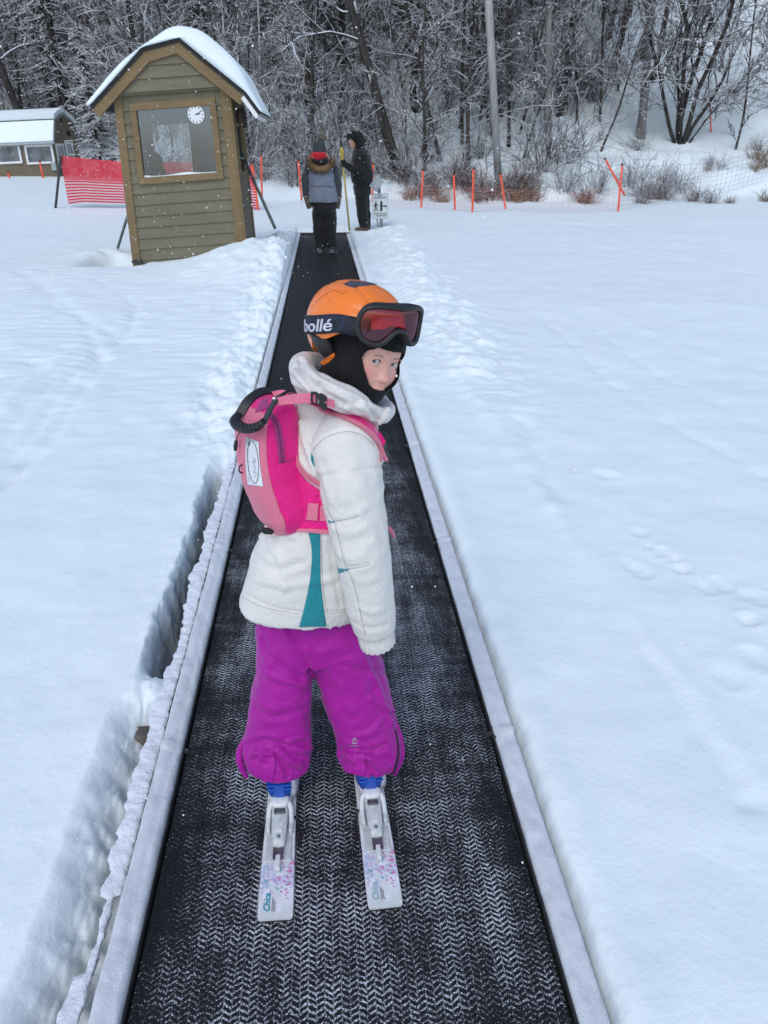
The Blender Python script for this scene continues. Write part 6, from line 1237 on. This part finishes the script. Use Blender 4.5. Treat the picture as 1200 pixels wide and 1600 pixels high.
pan = ev_mesh(loft(pn, caps=False, closed=False), ('SOLIDIFY', dict(thickness=.006, offset=-1)))
pan = rough(pan, .0022, 14, 3, 6.0); po_ = add('front_panel', pan, M_LP, bk); TK, TPN = bvh(pk, pan), bvh(pan)
zp = add('zip_panel', band(TK, [(418, 647), (427, 664), (432, 690), (436, 723)], [(425, 643), (438, 662), (443, 690), (446, 721)], 30, 5, .003, .005), M_ZIP, bk)
add('zip', line_on(TK, [(422, 645), (433, 664), (438, 690), (441, 721)], .0012, 40, .0035), simple('zip_teeth', (0.14, 0.01, 0.07), .6), zp)
add('seam', line_on(TK, [(436, 724), (448, 721), (460, 716)], .001, 20, .0005), M_ZIP, bk)
add('top_panel', band(TK, [(402, 634), (408, 626), (418, 622)], [(398, 645), (410, 641), (420, 637)], 14, 6, .002, .004), M_ZIP, bk)
# paper name label
lb = add('paper_label', band(TPN, [(384, 682.5), (383.5, 710), (384.5, 735), (387, 757.5)], [(404.5, 690), (405.5, 715), (408, 738), (411.5, 760.5)], 24, 8, .0022, .002), simple('paper', (0.68, 0.70, 0.74), .6, .03), bk)
ov = [(395.5+8.2*math.cos(a)*1.0+5.5*math.sin(a)*.55, 722+33*math.sin(a)-1.5*math.cos(a)) for a in np.linspace(0, 2*math.pi, 26)]; M_INK = simple('ink', (0.03, 0.03, 0.045), .7)
add('oval_outline', line_on(TPN, ov, .0006, 90, .0028), M_INK, lb)
em = [(387.3+3.2*math.cos(a), 691.5+5.6*math.sin(a)) for a in np.linspace(0, 2*math.pi, 14)]; add('emblem', join(line_on(TPN, em, .0006, 40, .0028), line_on(TPN, [(385.4, 690), (387.5, 693.5), (389, 689.5)], .0007, 10, .0028), line_on(TPN, [(386, 688), (388.4, 688.4)], .0007, 6, .0028)), M_INK, lb)
R_ = random.Random(8); pl_ = []
for k in range(26):
    y0 = 700+k*2.05
    if R_.random() < .85: pl_.append(line_on(TPN, [(384.7+k*.14+R_.uniform(0, .5), y0), (386.6+k*.14+R_.uniform(0, .4), y0+R_.uniform(-.2, .6))], .0004, 5, .0028))
add('small_print', join(*pl_), M_INK, lb); add('handwriting', join(line_on(TPN, [(394, 714), (397, 719), (394.5, 723), (398, 721), (400, 716), (396.5, 727)], .0004, 30, .0028), line_on(TPN, [(395, 731), (398.5, 728), (399, 734), (396, 738), (400.5, 739), (399, 745)], .0004, 30, .0028)), simple('pencil', (0.30, 0.28, 0.36), .7), lb)
# black carry handle
def webbing(P, w_, name, m, parent, up=(0, 0, 1), th=.0022, n=30):
    P = np.array([at_y(p[0], p[1], YT+p[2]) for p in P]); Q = spline(P, n); V = []
    for k in range(n):
        t = Q[min(k+1, n-1)]-Q[max(k-1, 0)]; a, b = frame_of(t, up); V.append([Q[k]+a*w_+b*th, Q[k]-a*w_+b*th, Q[k]-a*w_-b*th, Q[k]+a*w_-b*th])
    return add(name, loft(V), m, parent, smooth=False, bevel=.0008)
hn = webbing([(436, 612, .02), (410, 611, .0), (388, 626, -.03), (374, 648, -.05)], .0095, 'carry_handle', M_BLKM, bk, (0.2, -.4, 1)); webbing([(449, 613, -.09), (436, 619, -.105), (423, 638, -.12), (413, 660, -.13)], .010, 'handle_strap', M_BLKM, hn, (-.8, -.3, .5))
gpth = [(372, 648, .009, -.05), (368, 657, .012, -.07), (374, 666, .014, -.09), (388, 670, .0145, -.11), (403, 666, .014, -.125), (412, 658, .010, -.13)]
gg = limb(YT, gpth, 20, 0.62); grip = add('grip', gg, M_BLKM, hn); TG = bvh(gg)
add('grip_rib', join(*[line_on(TG, [(x, y), (x+3, y+11)], .0022, 8, .0005, 6) for x, y in ((377, 660), (383, 662), (389, 662), (395, 661), (401, 659))]), M_BLACK, grip)
add('zip_pull', join(limb(YT, [(376, 672, .0012, -.06), (371, 682, .0012, -.06), (369, 690, .0014, -.06)], 8), limb(YT, [(369, 689, .0035, -.06), (368, 697, .0045, -.06), (367.5, 704, .003, -.06)], 10)), M_BLKM, bk)
add('cord_loop', limb(YT, [(379, 725, .0016, -.055), (374, 730, .0016, -.06), (374, 737, .0016, -.06), (380, 739, .0016, -.055)], 8), M_BLKM, bk)
def quad3(P, y, th): a = np.array([at_y(p[0], p[1], YT+y) for p in P]); b = a+(0, th, 0); n = len(P); return np.vstack([a, b]), [tuple(range(n)), tuple(range(2*n-1, n-1, -1))]+[(i, n+i, n+(i+1) % n, (i+1) % n) for i in range(n)]
add('base_buckle', quad3([(408, 826), (420, 828), (428, 833), (424, 836), (413, 835), (406, 830)], -.10, .01), M_BLKM, bk, smooth=False, bevel=.0012)
# harness lying on the jacket
TA = TJS
def hb(name, A, B, m, off=.005, th=.006, n=36, mm=6, parent=bk, T=None): return add(name, band(T or TA, A, B, n, mm, off, th), m, parent)
hb('back_flange', [(436, 640), (438, 690), (452, 740), (470, 780), (478, 815)], [(460, 640), (456, 680), (461, 722), (476, 748), (500, 766)], M_HOT, .004, .006, T=TJ)
hb('edge_piping', [(459, 634), (454.5, 665), (457, 700), (463, 728), (476, 746), (500, 762), (514, 768)], [(464.5, 634), (460, 668), (462, 700), (468, 722), (480, 739), (502, 754), (515, 760)], M_LP, .008, .008, 50, 4, T=TJ)
hb('side_wing', [(478, 768), (476, 800), (462, 826)], [(516, 770), (517, 800), (518, 830)], M_HOT, .004, .006, T=TJ)
hb('side_pocket', [(481, 786), (480, 800), (478, 812)], [(498, 787), (497, 801), (496.5, 814)], M_LP, .008, .006, T=TJ); hb('side_pocket', [(500, 790), (500, 803), (500, 814)], [(516, 790), (516, 803), (517, 814)], M_LP, .006, .006, T=TJ)
hb('hem_piping', [(458, 826), (480, 826), (500, 827), (518, 828)], [(460, 831), (480, 832), (500, 834), (518, 835)], M_LP, .007, .007, T=TJ)
ssp = hb('shoulder_strap', [(466, 606), (498, 614), (530, 628), (562, 648), (588, 668), (603, 690)], [(470, 625), (500, 638), (532, 648), (560, 660), (583, 678), (598, 698)], M_HOT, .007, .010, 50, 8)
hb('strap_edge', [(496, 634), (512, 641), (535, 647), (562, 659), (584, 675), (596, 692), (600, 708), (597, 722)], [(498, 641), (512, 647), (535, 653.5), (560, 665.5), (579, 681), (591, 697), (595, 710), (595, 722)], M_LP, .010, .010, 60, 4, ssp)
hb('strap_edge', [(466, 603), (498, 611), (530, 625), (562, 645), (590, 666)], [(467, 608), (498, 615.5), (530, 629.5), (561, 649), (588, 670)], M_LP, .009, .010, 50, 3, ssp)
add('strap_tail', limb(YT, [(597, 700, .006, -.10), (601, 714, .008, -.10), (605, 719, .006, -.10)], 10, 0.5), M_LP, ssp); add('waist_tab', limb(YT, [(606, 824, .008, -.03), (613, 832, .009, -.03), (617, 840, .005, -.03)], 10, .5), M_LP, bk)
def flat_strap(P, w_, m, name, parent): return webbing(P, w_, name, m, parent, (0.1, -1, .3), .002)
V_ = [(425, 616, -.105), (445, 621, -.12), (465, 622, -.13), (488, 621, -.138)]
lp = add('sternum_strap', (lambda a, b: loft([[p, q, q+(0, .004, 0), p+(0, .004, 0)] for p, q in zip(a, b)]))(spline(np.array([at_y(432, 622, YT-.118), at_y(450, 618, YT-.127), at_y(470, 615.5, YT-.136), at_y(489, 614.5, YT-.142)]), 24), spline(np.array([at_y(432.5, 634.5, YT-.118), at_y(450, 632, YT-.127), at_y(470, 631, YT-.136), at_y(489, 630.5, YT-.142)]), 24)), M_LP, bk, smooth=False, bevel=.001)
hb('strap_root', [(424, 612), (440, 609), (452, 612), (470, 617)], [(432, 624), (444, 619), (455, 622), (470, 628)], M_LP, .012, .01, 20, 4, T=bvh(pk, jk))
def quad3(P, y, th): a = np.array([at_y(p[0], p[1], YT+y) for p in P]); b = a+(0, th, 0); n = len(P); return np.vstack([a, b]), [tuple(range(n)), tuple(range(2*n-1, n-1, -1))]+[(i, n+i, n+(i+1) % n, (i+1) % n) for i in range(n)]
bu = add('buckle', join(quad3([(486, 613), (495, 614), (495, 616.5), (486, 615.5)], -.146, .008), quad3([(486, 629), (495, 631), (495, 633.5), (486, 631.5)], -.146, .008), quad3([(485.5, 613), (488.5, 613.3), (488.5, 632), (485.5, 631.5)], -.147, .008), quad3([(493, 614), (496.5, 614.5), (496.5, 634), (493, 633.5)], -.147, .008), quad3([(496, 617), (503, 616), (511, 621), (510.5, 627), (505, 630), (511, 634), (511.5, 640), (505, 641), (497, 635), (499, 628), (497, 624)], -.147, .009)), M_BLKM, bk, smooth=False, bevel=.001)
add('strap_tab', quad3([(489, 616), (494, 616.5), (494, 630), (489, 630)], -.143, .003), M_LP, bu, smooth=False); add('strap_end', quad3([(509, 622), (523, 626.5), (523, 638), (509, 634)], -.140, .006), M_LP, bk, smooth=False, bevel=.001)

# ------------------------------------------------------------------ falling snow
RS = np.random.RandomState(12); parts = []
ico = bmesh.new(); bmesh.ops.create_icosphere(ico, subdivisions=1, radius=1.0); iv_ = np.array([v.co[:] for v in ico.verts]); if_ = [tuple(v.index for v in f.verts) for f in ico.faces]; ico.free()
N_ = 4200; y = 0.75+RS.rand(N_)**0.85*13; x = RS.uniform(-1, 1, N_)*(0.5+0.62*y); z = RS.uniform(0.05, 3.4, N_); rad = RS.uniform(.0011, .0024, N_)*(1+0.10*y)*np.where(RS.rand(N_) < .06, 1.5, 1)
ok = ~((np.abs(x) < .35) & (y < 1.0)); P_ = np.stack([x, y, z], 1)[ok]; rad = rad[ok]
V = (P_[:, None, :]+iv_[None]*rad[:, None, None]*RS.uniform(.7, 1.3, (len(P_), 1, 3))).reshape(-1, 3); fa = (np.array(if_)[None]+np.arange(len(P_))[:, None, None]*len(iv_)).reshape(-1, 3)
# flakes just in front of and on the child
me = bpy.data.meshes.new('falling_snow'); me.vertices.add(len(V)); me.vertices.foreach_set('co', V.ravel()); me.loops.add(fa.size); me.loops.foreach_set('vertex_index', fa.ravel()); me.polygons.add(len(fa)); me.polygons.foreach_set('loop_start', np.arange(len(fa))*3); me.polygons.foreach_set('use_smooth', np.ones(len(fa), bool)); me.update(calc_edges=True)
me.materials.append(NT('snowflake').fin((0.9, 0.9, 0.92), 0.6)); tag(link(bpy.data.objects.new('falling_snow', me)), 'light snow falling in small white flakes', 'snowflakes', kind='stuff')
